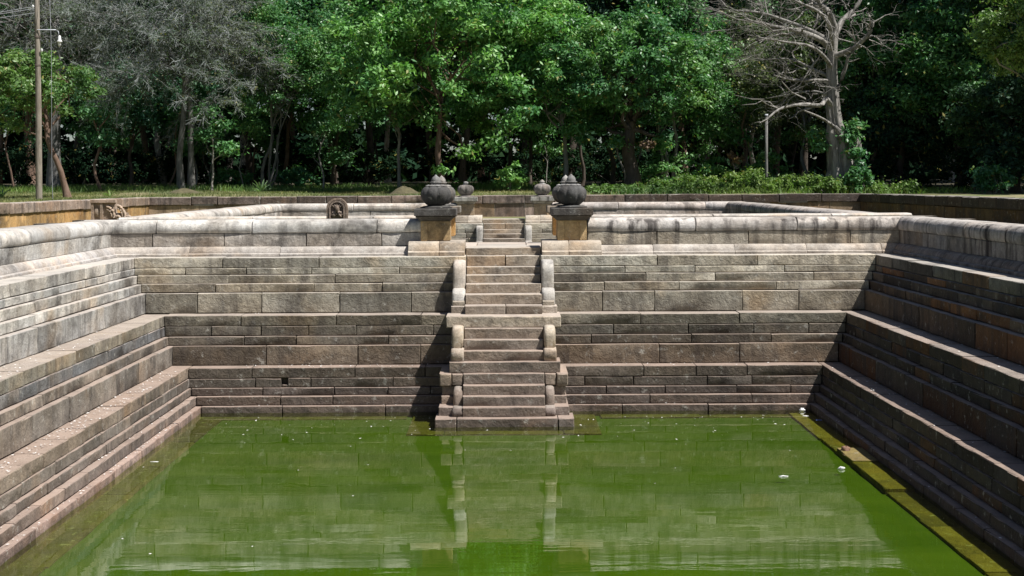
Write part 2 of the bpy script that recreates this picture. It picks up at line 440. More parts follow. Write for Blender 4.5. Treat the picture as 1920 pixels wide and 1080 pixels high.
# ---- near pond: far end wall (faces us), left and right walls
D0 = 28.0
SX0, SX1 = -.74, .68            # the stair cuts the wall between these
endw = empty('terraced_wall', (0, D0, Z(4.25)), 'terraced stone wall closing the near pond, facing us either side of the stair', 'stone wall')
leftw = empty('terraced_wall', (-X0, 18, Z(4.25)), 'pale sunlit terraced stone wall along the left side of the near pond', 'stone wall')
rightw = empty('terraced_wall', (X0, 18, Z(4.25)), 'dark shaded terraced stone wall along the right side of the near pond', 'stone wall')
r1 = random.Random(11)
for (q0, q1, lo_) in ((-9.2, -PIL_OUT - .04, False), (-PIL_OUT - .04, SX0 - .03, True), (SX1 + .03, PIL_OUT + .04, True), (PIL_OUT + .04, 9.2, False)):
    core_piece('end', q0, q1, D0, endw, lo_)
core_piece('left', 0.0, 28.3, -X0, leftw); core_piece('right', 0.0, 28.3, X0, rightw)
HOLE = pxX(532, 25.95)
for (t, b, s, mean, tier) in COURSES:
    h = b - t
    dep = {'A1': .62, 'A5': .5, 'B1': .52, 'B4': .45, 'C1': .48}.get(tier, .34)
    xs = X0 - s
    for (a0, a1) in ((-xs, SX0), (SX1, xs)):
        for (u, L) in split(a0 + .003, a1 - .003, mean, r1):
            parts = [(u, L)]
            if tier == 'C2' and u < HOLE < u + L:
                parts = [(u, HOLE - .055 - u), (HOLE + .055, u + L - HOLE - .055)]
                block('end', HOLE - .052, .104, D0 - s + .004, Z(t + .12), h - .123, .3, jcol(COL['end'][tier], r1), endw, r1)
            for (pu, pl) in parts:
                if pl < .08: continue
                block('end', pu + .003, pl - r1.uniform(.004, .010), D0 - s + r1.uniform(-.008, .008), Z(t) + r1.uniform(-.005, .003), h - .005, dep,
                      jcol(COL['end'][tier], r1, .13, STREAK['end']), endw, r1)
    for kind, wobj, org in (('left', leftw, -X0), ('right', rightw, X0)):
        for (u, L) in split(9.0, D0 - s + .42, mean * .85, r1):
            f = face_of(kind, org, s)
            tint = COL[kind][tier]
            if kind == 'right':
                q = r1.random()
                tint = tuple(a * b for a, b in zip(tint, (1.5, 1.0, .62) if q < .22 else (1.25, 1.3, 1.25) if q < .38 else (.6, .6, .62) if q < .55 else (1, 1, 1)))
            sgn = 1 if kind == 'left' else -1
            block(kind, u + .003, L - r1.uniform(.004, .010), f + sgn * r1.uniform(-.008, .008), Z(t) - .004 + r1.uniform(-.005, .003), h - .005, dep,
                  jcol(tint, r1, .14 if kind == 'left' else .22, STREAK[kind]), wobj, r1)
# coping, wall course and plinth moulding
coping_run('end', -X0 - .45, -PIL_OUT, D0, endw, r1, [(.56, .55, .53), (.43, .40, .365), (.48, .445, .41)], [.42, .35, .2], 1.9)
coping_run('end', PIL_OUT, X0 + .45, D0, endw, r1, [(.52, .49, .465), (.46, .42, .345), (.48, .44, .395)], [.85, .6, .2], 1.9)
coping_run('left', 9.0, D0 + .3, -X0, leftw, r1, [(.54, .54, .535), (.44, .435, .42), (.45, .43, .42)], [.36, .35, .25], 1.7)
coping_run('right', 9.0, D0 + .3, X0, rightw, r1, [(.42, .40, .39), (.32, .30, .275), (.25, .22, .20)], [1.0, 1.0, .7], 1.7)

# submerged ledge stones round the foot of the walls
def ledge(kind, u0, u1, org, parent, depth, w, colr, vary=0, mean=1.6, s0=2.30):
    for (u, L) in split(u0, u1, mean, r1):
        dz = r1.uniform(-.01, .01)
        if vary and 18.3 < u < 22.0: dz = depth + r1.choice((.006, .011, -.004))
        block(kind, u + .004, L - .008, face_of(kind, org, s0 + w + r1.uniform(-.015, .015)), -depth + dz, .3, w + .05, jcol(colr, r1, .08, 0), parent, r1, 'footing_stone', 'footing')
lc = (.17, .135, .06)
ledge('end', -X0 + 2.3, -1.75, D0, endw, .06, .30, (.10, .095, .035)); ledge('end', 1.68, X0 - 2.3, D0, endw, .06, .30, (.10, .095, .035))
ledge('left', 9, D0 - 2.3, -X0, leftw, .062, .46, (.10, .095, .035)); ledge('right', 9, D0 - 2.3, X0, rightw, .04, .42, (.20, .155, .055), vary=1)

# ------------------------------------------------------------------ stairs
STEPS = [  # (front D, top H, bottom H, half-left X, half-right X)
    (24.06, 3.965, 4.30, -1.19, 1.15), (24.27, 3.810, 3.97, None, None), (24.46, 3.650, 3.815, None, None), (24.64, 3.487, 3.655, None, None),
    (24.84, 3.310, 3.49, None, None), (24.98, 3.125, 3.315, -.985, .960), (25.15, 2.955, 3.13, None, None), (25.36, 2.780, 2.96, None, None),
    (25.55, 2.595, 2.785, None, None), (25.66, 2.394, 2.600, -1.06, 1.00), (26.07, 2.240, 2.40, None, None), (26.45, 2.062, 2.245, None, None),
    (26.78, 1.892, 2.067, None, None), (27.08, 1.743, 1.897, None, None), (27.36, 1.605, 1.748, None, None), (27.60, 1.409, 1.610, None, None),
    (27.86, 1.264, 1.414, -.76, .70)]
def sect(name, prof, x0, x1, parent, colr, mat='stone', bev=.03, dy=0, r=r1):
    """prism with a (D, H) section, rounded side arrises"""
    n = len(prof); c = (sum(p[0] for p in prof) / n, sum(p[1] for p in prof) / n)
    def ring(x, e):
        out = []
        for (d, h) in prof:
            v = Vector((d - c[0], h - c[1])); l = max(v.length, 1e-6)
            v = v * (max(l - e, l * .5) / l)
            out.append((x, c[0] + v.x + dy + r.uniform(-.003, .003), ZW - (c[1] + v.y)))
        return out
    V = ring(x0, bev) + ring(x0 + bev * .35, bev * .3) + ring(x0 + bev, 0) + ring(x1 - bev, 0) + ring(x1 - bev * .35, bev * .3) + ring(x1, bev)
    Fc = []
    for k in range(5):
        for i in range(n):
            j = (i + 1) % n
            Fc.append((k * n + i, k * n + j, (k + 1) * n + j, (k + 1) * n + i))
    Fc.append(tuple(reversed(range(n)))); Fc.append(tuple(5 * n + i for i in range(n)))
    # orient outward
    area = sum(prof[i][0] * prof[(i + 1) % n][1] - prof[(i + 1) % n][0] * prof[i][1] for i in range(n))
    if area > 0: Fc = [tuple(reversed(f)) for f in Fc]
    return mk(name, V, Fc, M[mat], parent, 50, color=colr)
def arc(cx, cy, rx, ry, a0, a1, n):
    return [(cx + rx * math.cos(R(a0 + (a1 - a0) * i / n)), cy - ry * math.sin(R(a0 + (a1 - a0) * i / n))) for i in range(n + 1)]
def build_stairs(dy, label, full=True, tone=1.0):
    r = random.Random(5 + int(dy))
    st = empty('stone_staircase', (-.03, 24.0 + dy, 0), label, 'staircase')
    def cc(D):
        t = max(0, min(1, (27.9 - D) / 3.8))
        a, b = (.37, .32, .255), (.185, .150, .130)
        return tuple((a[i] * (1 - t) + b[i] * t) * tone for i in range(3))
    for k, (D, t, b, xa, xb) in enumerate(STEPS):
        if not full and t > 2.7: continue
        xl = xa if xa is not None else -.735; xr = xb if xb is not None else .675
        dep = .62 if k < len(STEPS) - 1 else 1.0
        cuts = [(xl, xr - xl)]
        if k == 0: cuts = [(xl, .36), (xl + .366, 1.70), (xl + 2.072, xr - xl - 2.072)]
        elif k == 9 and False: cuts = []
        elif k in (10, 15): cuts = [(xl, .74), (xl + .746, xr - xl - .746)]
        for (u, L) in cuts:
            if k == 9:   # landing slab with undercut ends
                prof = [(0, b), (0, t)]
                o = block('end', u, L, D + dy, Z(t), b - t, .9, jcol((.47, .41, .33), r, .05, .05), st, r, 'landing_slab', c=.02, jit=.006)
            else:
                block('end', u, L, D + dy + r.uniform(-.006, .006), Z(t), b - t + .004, dep, jcol(cc(D), r, .10, .05), st, r, 'step', c=.014, jit=.007)
    # masonry under the steps
    prof = [(29.0, 1.32), (28.0, 1.32)]
    for (D, t, b, xa, xb) in reversed(STEPS): prof += [(D + .12, t + .03), (D + .12, b + .03)]
    prof += [(24.2, 4.7), (29.0, 4.7)]
    sect('stair_core', prof, -.70, .64, st, (.12, .1, .08, 0), 'core', .005, dy)
    for side in (-1, 1):
        def X(a, b):   # mirrored x-range about the stair axis
            lo, hi = -.03 - b, -.03 - a
            return (lo, hi) if side < 0 else (-.06 - hi, -.06 - lo)
        up = (.47, .455, .43)
        # upper flight: wing wall and two-piece curved balustrade on a pedestal
        x0, x1 = X(.70, .955)
        sect('wing_wall', [(26.42, 2.42), (26.42, 2.20), (26.75, 2.0), (26.98, 1.85), (27.02, 1.62), (27.6, 1.55), (27.9, 1.55), (27.9, 2.42)], x0 + .02, x1 - .02, st, jcol((.33, .295, .24), r, .05, .2), 'stone', .01, dy)
        x0, x1 = X(.715, .945)
        sect('balustrade', [(27.62, 2.02), (27.62, 1.475), (27.35, 1.465)] + arc(27.10, 1.66, .29, .20, 100, 170, 6) + [(26.80, 1.80), (26.79, 2.0)], x0, x1, st, jcol(up, r, .05, .55), 'smooth', .05, dy)
        sect('balustrade', [(27.2, 2.36), (27.2, 2.0), (26.9, 1.97)] + arc(26.72, 2.08, .25, .115, 95, 175, 5) + [(26.45, 2.20), (26.46, 2.30)], x0 - .006, x1 + .006, st, jcol(up, r, .05, .55), 'smooth', .045, dy)
        x0, x1 = X(.70, .965 if side < 0 else .985)
        block('end', x0, x1 - x0, 26.30 + dy, Z(2.268), .135, .4, jcol((.42, .37, .31), r, .06, 0), st, r, 'pedestal_block', jit=.006)
        if not full: continue
        # middle flight
        x0, x1 = X(.70, .96)
        sect('wing_wall', [(25.32, 3.15), (25.40, 2.95), (25.60, 2.80), (25.78, 2.59), (26.7, 2.59), (26.7, 3.15)], x0 + .02, x1 - .06, st, jcol((.24, .20, .16), r, .05, .2), 'stone', .01, dy)
        x0, x1 = X(.712, .915)
        mid = (.45, .385, .30)
        sect('balustrade', [(25.90, 2.94), (25.90, 2.62), (25.75, 2.55)] + arc(25.47, 2.74, .25, .20, 80, 175, 7) + [(25.215, 2.92)], x0, x1, st, jcol(mid, r, .05, .45), 'smooth', .06, dy)
        x0, x1 = X(.705, .92)
        sect('scroll_end', [(25.45, 3.155), (25.45, 2.915)] + arc(25.17, 3.03, .135, .12, 80, 205, 8) + [(25.06, 3.11), (25.07, 3.155)], x0 - .006, x1 + .006, st, jcol((.40, .33, .26), r, .06, .2), 'smooth', .035, dy)
        # projecting slab of the lower landing and the wing beneath it
        x0, x1 = X(.71, 1.12); xm = (X(.905, .905)[0])
        lo, hi = (x0, xm) if side < 0 else (xm, x1)
        block('end', lo + .003, hi - lo - .006, 24.84 + dy, Z(3.312), .215, 1.25, jcol((.33, .265, .21), r, .05, .2), st, r, 'corbel_block', c=.02)
        lo, hi = (xm, x1) if side < 0 else (x0, xm)
        block('end', lo + .003, hi - lo - .006, 24.855 + dy, Z(3.318), .195, 1.15, jcol((.28, .225, .185), r, .05, .2), st, r, 'corbel_block', c=.016)
        for (D, t, b, xa) in ((24.92, 3.528, 3.69, 1.075), (24.80, 3.69, 3.835, 1.085)):
            x0, x1 = X(.70, xa)
            block('end', x0, x1 - x0, D + dy, Z(t), b - t, 1.3, jcol((.24, .195, .165), r, .08, .1), st, r, 'wing_stone')
        x0, x1 = X(.70, 1.115)
        block('end', x0, x1 - x0, 24.42 + dy, Z(3.822), .16, 1.7, jcol((.21, .17, .15), r, .08, .2), st, r, 'wing_stone')
        x0, x1 = X(.712, .868)
        sect('balustrade', [(25.1, 3.84), (25.1, 3.58), (24.95, 3.525)] + arc(24.80, 3.67, .25, .15, 85, 175, 6) + [(24.545, 3.84)], x0, x1, st, jcol((.25, .205, .18), r, .05, .3), 'smooth', .05, dy)
        x0, x1 = X(.70, .872)
        sect('scroll_end', [(24.7, 3.985), (24.7, 3.815)] + arc(24.40, 3.905, .125, .095, 80, 205, 8) + [(24.30, 3.955), (24.31, 3.985)], x0 - .006, x1 + .006, st, jcol((.23, .185, .165), r, .06, .2), 'smooth', .035, dy)
        # footing just under the water
        x0, x1 = X(1.0, 1.62)
        block('end', x0, x1 - x0, 23.75 + dy, -.055, .3, 2.0, (.115, .10, .042, 0), st, r, 'footing_stone', 'footing')
    if full: block('end', -1.02, 1.98, 23.76 + dy, -.058, .3, .6, (.115, .10, .042, 0), st, r, 'footing_stone', 'footing')
    return st
build_stairs(0, 'steep stone stair with curved balustrades rising from the green water')

# threshold between the ponds
thr = empty('paved_path', (0, 29.5, Z(1.30))); thr['kind'] = 'structure'
mk('paving_bed', [(-14, 28.3, Z(1.33)), (14, 28.3, Z(1.33)), (14, 30.8, Z(1.33)), (-14, 30.8, Z(1.33))], [(0, 1, 2, 3)], M['ground'], thr)
for (u, L) in split(-1.5, 1.5, .75, r1):
    for (v, d) in ((28.87, .9), (29.78, .9)):
        block('end', u + .004, L - .008, v, Z(1.275), .16, d - .01, jcol((.42, .33, .26), r1, .08, 0), thr, r1, 'paving_slab')

# ------------------------------------------------------------------ far pond
E0 = 49.6; N2 = 31.0
end2 = empty('terraced_wall', (0, E0, Z(1.4)), 'pale low wall at the far end of the distant second pond', 'stone wall')
l2 = empty('coped_wall', (-X0, 40, Z(1.4)), 'white rounded coping wall along the left side of the second pond', 'stone wall')
rt2 = empty('coped_wall', (X0, 40, Z(1.4)), 'stained coping wall along the right side of the second pond', 'stone wall')
n2 = empty('coped_wall', (0, N2, Z(1.4)), 'coping wall between the two ponds, only its top edge showing', 'stone wall')
r2 = random.Random(23)
coping_run('end', -X0 - .45, -PIL_OUT, E0, end2, r2, [(.55, .52, .49), (.45, .42, .38), (.5, .46, .42)], [.3, .25, .1])
coping_run('end', PIL_OUT, X0 + .45, E0, end2, r2, [(.52, .48, .46), (.46, .42, .39), (.5, .46, .42)], [.45, .3, .1])
coping_run('left', N2 - .4, E0 + .3, -X0, l2, r2, [(.56, .53, .50), (.44, .41, .38), (.5, .46, .42)], [.25, .3, .1])
coping_run('right', N2 - .4, E0 + .3, X0, rt2, r2, [(.40, .37, .36), (.36, .33, .30), (.4, .36, .33)], [.9, .9, .4])
coping_run('near', -X0 - .45, -PIL_OUT, N2, n2, r2, [(.52, .5, .47), (.42, .39, .35), (.5, .46, .42)], [.3, .3, .1])
coping_run('near', PIL_OUT, X0 + .90, N2, n2, r2, [(.52, .49, .46), (.42, .39, .35), (.5, .46, .42)], [.4, .3, .1])
for (q0, q1, lo_) in ((-9.2, -PIL_OUT - .04, False), (-PIL_OUT - .04, SX0 - .03, True), (SX1 + .03, PIL_OUT + .04, True), (PIL_OUT + .04, 9.2, False)):
    core_piece('end', q0, q1, E0, end2, lo_)
core_piece('left', N2, E0 + .3, -X0, l2); core_piece('right', N2, E0 + .3, X0, rt2)
core_piece('near', -9.2, -1.64, N2 - .02, n2); core_piece('near', 1.60, 9.2, N2 - .02, n2)
for (t, b, s, mean, tier) in COURSES[:6]:
    for (a0, a1) in ((-2.6, SX0), (SX1, 2.6)):
        for (u, L) in split(a0, a1, mean * .7, r2):
            block('end', u + .004, L - .01, E0 - s, Z(t), b - t - .005, .5, jcol(COL['end'][tier], r2, .1, .2), end2, r2)
build_stairs(E0 - D0, 'distant stone stair at the far end of the second pond', full=False, tone=.95)

# ------------------------------------------------------------------ pillars with pots
def box(name, x0, x1, y0, y1, z0, z1, parent, colr, mat='smooth', top=None):
    """slightly eased box; top = (inset) makes a splayed block"""
    e = .012; V = []
    t = top or 0
    for (z, i) in ((z0, e + t if t > 0 else e), (z0 + e, t if t > 0 else 0), (z1 - e, 0), (z1, e)):
        V += [(x0 + i, y0 + i, z), (x1 - i, y0 + i, z), (x1 - i, y1 - i, z), (x0 + i, y1 - i, z)]
    Fc = [(3, 2, 1, 0), (12, 13, 14, 15)]
    for k in range(3):
        for i in range(4):
            j = (i + 1) % 4; Fc.append((k * 4 + i, k * 4 + j, (k + 1) * 4 + j, (k + 1) * 4 + i))
    return mk(name, V, Fc, M[mat], parent, 30, color=colr)
def pillar(cx, Df, label, capc, shaftc, pedestal=True, deep=.58):
    p = empty('stone_pillar', (cx, Df + .29, Z(1.40)), label, 'pillar')
    w = .285
    box('shaft', cx - w, cx + w, Df, Df + deep, Z(1.13), Z(.735), p, shaftc + (.12,))
    for s in (-1, 1):
        box('pilaster', cx + s * (w - .065) - .065, cx + s * (w - .065) + .065, Df - .022, Df + .08, Z(1.128), Z(.738), p, tuple(q * 1.05 for q in shaftc) + (.1,))
    box('corbel', cx - w - .10, cx + w + .10, Df - .10, Df + deep + .10, Z(.735), Z(.645), p, tuple(q * .9 for q in capc) + (.5,), 'pot', top=.075)
    box('cap_slab', cx - .405, cx + .405, Df - .15, Df + deep + .15, Z(.645), Z(.50), p, capc + (.9,), 'pot')
    if pedestal:
        s = 1 if cx > 0 else -1
        inner = .715 if s > 0 else .775
        a, b = (inner, 1.86) if s > 0 else (-1.86, -inner)
        xm = a + (b - a) * (.45 if s > 0 else .55)
        for (q0, q1) in ((a, xm - .003), (xm + .003, b)):
            prof = [(-.55, 1.402), (.43, 1.402), (.43, 1.335), (.40, 1.318), (.36, 1.312), (.355, 1.285), (.33, 1.215), (.28, 1.165), (.22, 1.135), (.20, 1.13), (-.55, 1.13)]
            prof_piece('end', q0, q1 - q0, prof, Df + .13, p, r2, jcol((.46, .40, .325), r2, .05, .3), 'pedestal_moulding')
    return p
def lathe_pts(prof, cx, cy, seg, lobes=0, amp=0, ph=0):
    V = []; n = len(prof)
    for k in range(seg):
        a = 2 * math.pi * k / seg
        for (rr, z) in prof:
            m = 1 - amp * (1 - abs(math.sin(lobes * a / 2 + ph))) ** 2 if lobes else 1
            V.append((cx + rr * m * math.cos(a), cy + rr * m * math.sin(a), z))
    Fc = []
    for k in range(seg):
        k2 = (k + 1) % seg
        for i in range(n - 1):
            Fc.append((k * n + i, k2 * n + i, k2 * n + i + 1, k * n + i + 1))
    return V, Fc
def pot(cx, cy, zb, label, colr, style='full', rad=.30, ph=.4):
    p = empty('stone_pot', (cx, cy, zb), label, 'stone pot', 'lobed stone pots on the stair pillars')
    k = rad / .30
    prof = [(.001, 0), (.30 * k, 0), (.31 * k, .02), (.24 * k, .045), (.17 * k, .055)]
    V, Fc = lathe_pts(prof, cx, cy, 28); V = [(x, y, z + zb) for x, y, z in V]
    mk('foot', V, Fc, M['pot'], p, 60, color=colr)
    hb = .40 * k
    prof = [(.15, .045), (.18, .055), (.235, .10), (.275, .16), (.297, .225), (.30, .27), (.287, .325), (.25, .375), (.20, .405), (.12, .42), (.001, .425)]
    prof = [(a * k, .012 + b * (hb / .40)) for a, b in prof]
    V, Fc = lathe_pts(prof, cx, cy, 72, 8, .12, ph); V = [(x, y, z + zb) for x, y, z in V]
    mk('body', V, Fc, M['pot'], p, 80, color=colr)
    zt = zb + .012 + .415 * hb / .40
    lc2 = tuple(min(.42, q * 2.6) for q in colr[:3]) + (.3,)
    if style == 'full':
        V, Fc = lathe_pts([(.17, -.02), (.175, .005), (.13, .025), (.095, .03), (.098, .055), (.118, .066), (.118, .08), (.09, .088), (.092, .105), (.084, .14), (.062, .175), (.03, .20), (.012, .222), (.001, .228)], cx, cy, 28)
        fo = mk('finial', [(x, y, z + zt) for x, y, z in V], Fc, M['pot'], p, 50, color=lc2)
        for i in range(8):
            a = i * math.pi / 4 + .2
            V, Fc = lathe_pts([(.001, -.02), (.045, -.014), (.062, .0), (.05, .014), (.001, .024)], 0, 0, 10)
            mk('petal', [(cx + .145 * math.cos(a) + x, cy + .145 * math.sin(a) + y, zt + .008 + z + .10 * (.14 - math.hypot(.145 * math.cos(a) + x, .145 * math.sin(a) + y))) for x, y, z in V], Fc, M['pot'], fo, 80, color=lc2)
    elif style == 'tiered':
        V, Fc = lathe_pts([(.10, -.01), (.12, .01), (.11, .03), (.07, .035), (.072, .06), (.09, .075), (.08, .10), (.05, .13), (.02, .155), (.001, .16)], cx, cy, 20)
        mk('finial', [(x, y, z + zt) for x, y, z in V], Fc, M['pot'], p, 50, color=lc2)
    else:   # broken knob, tilted
        V, Fc = lathe_pts([(.07, -.02), (.075, .03), (.085, .07), (.08, .10), (.05, .12), (.001, .125)], 0, 0, 14)
        V = [(x + .35 * z, y, z - .15 * x) for x, y, z in V]
        mk('broken_finial', [(cx + x - .02, cy + y, zt + z) for x, y, z in V], Fc, M['pot'], p, 45, color=lc2)
    return p
CAP = (.115, .11, .105); SH = (.56, .40, .215)
PX = 1.335
for s, nm in ((-1, 'left'), (1, 'right')):
    px = s * PX + (-.01 if s < 0 else -.03)
    pillar(px, 27.83, 'yellowish stone pillar with black weathered cap, %s of the near stair top' % nm, CAP, SH)
    pot(px, 28.12, Z(.50), 'black lobed stone pot in front, on the near pillar %s of the stair' % nm, (.085, .085, .085, .35), 'full', .305, .4 + s)
    pillar(px, 30.35, 'orange stone pillar half hidden behind the near %s pillar' % nm, (.30, .28, .25), (.60, .36, .14), pedestal=False)
    pot(px, 30.64, Z(.50), 'grey lobed stone pot peeking out behind the near %s pot' % nm, (.14, .14, .138, .25), 'full', .30, .9)
    pillar(px, E0 - .17, 'small distant pillar with pale grey cap, %s of the far stair' % nm, (.42, .41, .38), (.46, .36, .25))
    pot(px, E0 + .12, Z(.50), ('distant grey lobed pot with a broken knob, far left pillar' if s < 0 else 'distant pale round pot with tiered finial, far right pillar'),
        (.24, .22, .21, .2), 'broken' if s < 0 else 'tiered', .29 if s < 0 else .305, .2)

# ------------------------------------------------------------------ enclosure walls
YF = 56.0; XO = 13.9; HT = .50
ewl = empty('enclosure_wall', (-XO, 40, Z(1.3)), 'orange brown boundary wall with dark coping left of the ponds', 'stone wall')
ewf = empty('enclosure_wall', (0, YF, Z(1.3)), 'long brown boundary wall across the back of the ponds', 'stone wall')
ewr = empty('enclosure_wall', (XO, 40, Z(1.3)), 'dark shaded boundary wall right of the ponds', 'stone wall')
r3 = random.Random(31)
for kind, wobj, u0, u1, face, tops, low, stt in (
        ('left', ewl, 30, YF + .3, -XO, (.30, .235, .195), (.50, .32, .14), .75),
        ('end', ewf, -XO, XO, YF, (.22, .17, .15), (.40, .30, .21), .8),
        ('right', ewr, 30, YF + .3, XO, (.075, .06, .052), (.17, .11, .055), 1.0)):  # right wall tints kept dark to hold the shade of that side
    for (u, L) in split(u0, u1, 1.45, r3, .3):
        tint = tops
        if kind == 'end' and u > 4: tint = tuple(q * .42 for q in tops)  # tree shade over the right part is put into the coping tint
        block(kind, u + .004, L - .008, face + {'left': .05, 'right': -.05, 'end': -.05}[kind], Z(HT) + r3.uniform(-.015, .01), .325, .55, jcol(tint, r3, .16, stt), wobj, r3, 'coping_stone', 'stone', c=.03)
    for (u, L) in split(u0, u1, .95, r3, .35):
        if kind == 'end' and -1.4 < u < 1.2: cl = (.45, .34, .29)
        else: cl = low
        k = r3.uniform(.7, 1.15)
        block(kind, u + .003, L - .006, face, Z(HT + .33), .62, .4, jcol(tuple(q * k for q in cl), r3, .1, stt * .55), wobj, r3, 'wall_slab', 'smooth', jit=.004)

# path strip between ponds and boundary wall, pond beds, water
pv = mk('path', [(-XO, 0, Z(1.34)), (-X0 - .4, 0, Z(1.34)), (-X0 - .4, 56, Z(1.34)), (-XO, 56, Z(1.34)),
            (X0 + .4, 0, Z(1.34)), (XO, 0, Z(1.34)), (XO, 56, Z(1.34)), (X0 + .4, 56, Z(1.34)),
            (-X0 - .4, E0 + .4, Z(1.34)), (X0 + .4, E0 + .4, Z(1.34)), (X0 + .4, 56, Z(1.34)), (-X0 - .4, 56, Z(1.34))],
        [(0, 1, 2, 3), (4, 5, 6, 7), (8, 9, 10, 11)], M['ground']); tag(pv, kind='structure')
for (nm, ya, yb) in (('near', 1.2, 26.0), ('far', N2 + 1.5, E0 - 1.5)):
    b = mk('pond_bed', [(-6.2, ya, -.085), (6.2, ya, -.085), (6.2, yb, -.085), (-6.2, yb, -.085)], [(0, 1, 2, 3)], M['bed']); tag(b, kind='structure')
    w = mk('water', [(-6.2, ya, 0), (6.2, ya, 0), (6.2, yb, 0), (-6.2, yb, 0)], [(0, 1, 2, 3)], M['water']); tag(w, kind='structure')
# near end of the pond, under the photographer
nw = empty('terraced_wall', (0, 0, Z(4.2)), 'terraced stone wall at the near end of the pond, below the viewer', 'stone wall')
core_piece('near', -9.0, 9.0, -1.0, nw)

# ------------------------------------------------------------------ ground
def gz(x, y):
    """terrain height beyond the boundary wall"""
    d = max(0, y - YF - .5)
    e = max(0, abs(x) - XO - .6)
    base = Z(.52) + min(.50, .016 * d) + .05 * math.sin(x * .31 + y * .2) * min(1, (d + e) * .3) + .04 * math.sin(x * .83 - y * .57) * min(1, (d + e) * .3)
    return base
def grid(name, xs, ys, mat, zoff=0):
    V = []; Fc = []
    for y in ys:
        for x in xs: V.append((x, y, gz(x, y) + zoff))
    n = len(xs)
    for j in range(len(ys) - 1):
        for i in range(n - 1): Fc.append((j * n + i, j * n + i + 1, (j + 1) * n + i + 1, (j + 1) * n + i))
    return V, Fc
V = []; Fc = []
def addg(xs, ys):
    global V, Fc
    v, f = grid('g', xs, ys, None); o = len(V); V += v; Fc += [tuple(q + o for q in g) for g in f]
lin = lambda a, b, n: [a + (b - a) * i / n for i in range(n + 1)]
addg(lin(-60, 60, 60), lin(YF + .5, 130, 60)); addg(lin(-60, 60, 6), [130, 300, 900])
addg(lin(-60, -XO - .5, 20), lin(-20, YF + .5, 26)); addg(lin(XO + .5, 60, 20), lin(-20, YF + .5, 26))
for (xa, xb, ya, yb) in ((-900, -60, -20, 900), (60, 900, -20, 900), (-900, 900, -900, -20)):
    o = len(V); V += [(xa, ya, Z(.3)), (xb, ya, Z(.3)), (xb, yb, Z(.3)), (xa, yb, Z(.3))]; Fc.append((o, o + 1, o + 2, o + 3))
g = mk('ground', V, Fc, M['ground'], None, 180, recenter=False); tag(g, kind='structure')
# leaf litter under the wood
v, f = grid('w', lin(-58, 58, 58), lin(68, 128, 40), None, .02)
v = [(x, y + 1.5 * math.sin(x * .45) + 1.0 * math.sin(x * 1.1), z) for x, y, z in v]
g = mk('forest_floor', v, f, M['floor'], None, 180, recenter=False); tag(g, kind='structure')

# ------------------------------------------------------------------ vegetation
class Tubes:
    def __init__(s): s.V = []; s.F = []
    def add(s, pts, rad, sides=6):
        base = len(s.V); n = len(pts)
        for k in range(n):
            p = Vector(pts[k]); a = Vector(pts[min(k + 1, n - 1)]) - Vector(pts[max(k - 1, 0)])
            if a.length < 1e-6: a = Vector((0, 0, 1))
            a.normalize(); u = a.orthogonal().normalized() if abs(a.z) < .9 else Vector((1, 0, 0)).cross(a).normalized()
            w = a.cross(u)
            for i in range(sides):
                t = 2 * math.pi * i / sides
                s.V.append(tuple(p + (u * math.cos(t) + w * math.sin(t)) * rad[k]))
        for k in range(n - 1):
            for i in range(sides):
                j = (i + 1) % sides
                s.F.append((base + k * sides + i, base + k * sides + j, base + (k + 1) * sides + j, base + (k + 1) * sides + i))
        s.F.append(tuple(base + (n - 1) * sides + i for i in range(sides)))
    def obj(s, name, mat, parent=None, loc=(0, 0, 0)):
        m = bpy.data.meshes.new(name); m.from_pydata(s.V, [], s.F); m.update(); m.shade_smooth(); m.materials.append(mat)
        o = bpy.data.objects.new(name, m); col.objects.link(o); o.parent = parent; o.location = loc
        return o
def wiggle(p0, p1, n, amp, r):
    p0, p1 = Vector(p0), Vector(p1); L = (p1 - p0).length; out = []
    ph = [r.uniform(0, 6.28) for _ in range(4)]
    for i in range(n + 1):
        t = i / n; e = math.sin(math.pi * t)
        o = Vector((math.sin(t * 5 + ph[0]) + .5 * math.sin(t * 11 + ph[1]), math.sin(t * 4.3 + ph[2]), .5 * math.sin(t * 6 + ph[3]))) * amp * L * e
        out.append(p0.lerp(p1, t) + o)
    return out
def leaves(centres, radii, counts, size, rs, flat=.62, droop=0.0, aspect=.42, up=.5):
    """diamond leaves scattered through clumps -> (n,4,3)"""
    out = []
    for c, rad, n in zip(centres, radii, counts):
        n = int(n)
        d = rs.normal(size=(n, 3)); d /= np.linalg.norm(d, axis=1, keepdims=True)
        q = np.abs(rs.normal(size=n)) * .52 + .08
        P = d * q[:, None] * rad * np.array([1, 1, flat]); P[:, 2] -= droop * (P[:, 0] ** 2 + P[:, 1] ** 2) / rad
        P += np.asarray(c)
        nrm = d * .5 + np.array([0, 0, up]) + rs.normal(size=(n, 3)) * .55
        nrm /= np.linalg.norm(nrm, axis=1, keepdims=True)
        t = rs.normal(size=(n, 3)); t -= nrm * (t * nrm).sum(1, keepdims=True); t /= np.linalg.norm(t, axis=1, keepdims=True)
        b = np.cross(nrm, t)
        s = size * rs.uniform(.65, 1.35, size=(n, 1))
        out.append(np.stack([P - t * s * .5, P + b * s * aspect * .5 - t * s * .05, P + t * s * .5, P - b * s * aspect * .5 - t * s * .05], axis=1))
    return np.concatenate(out)
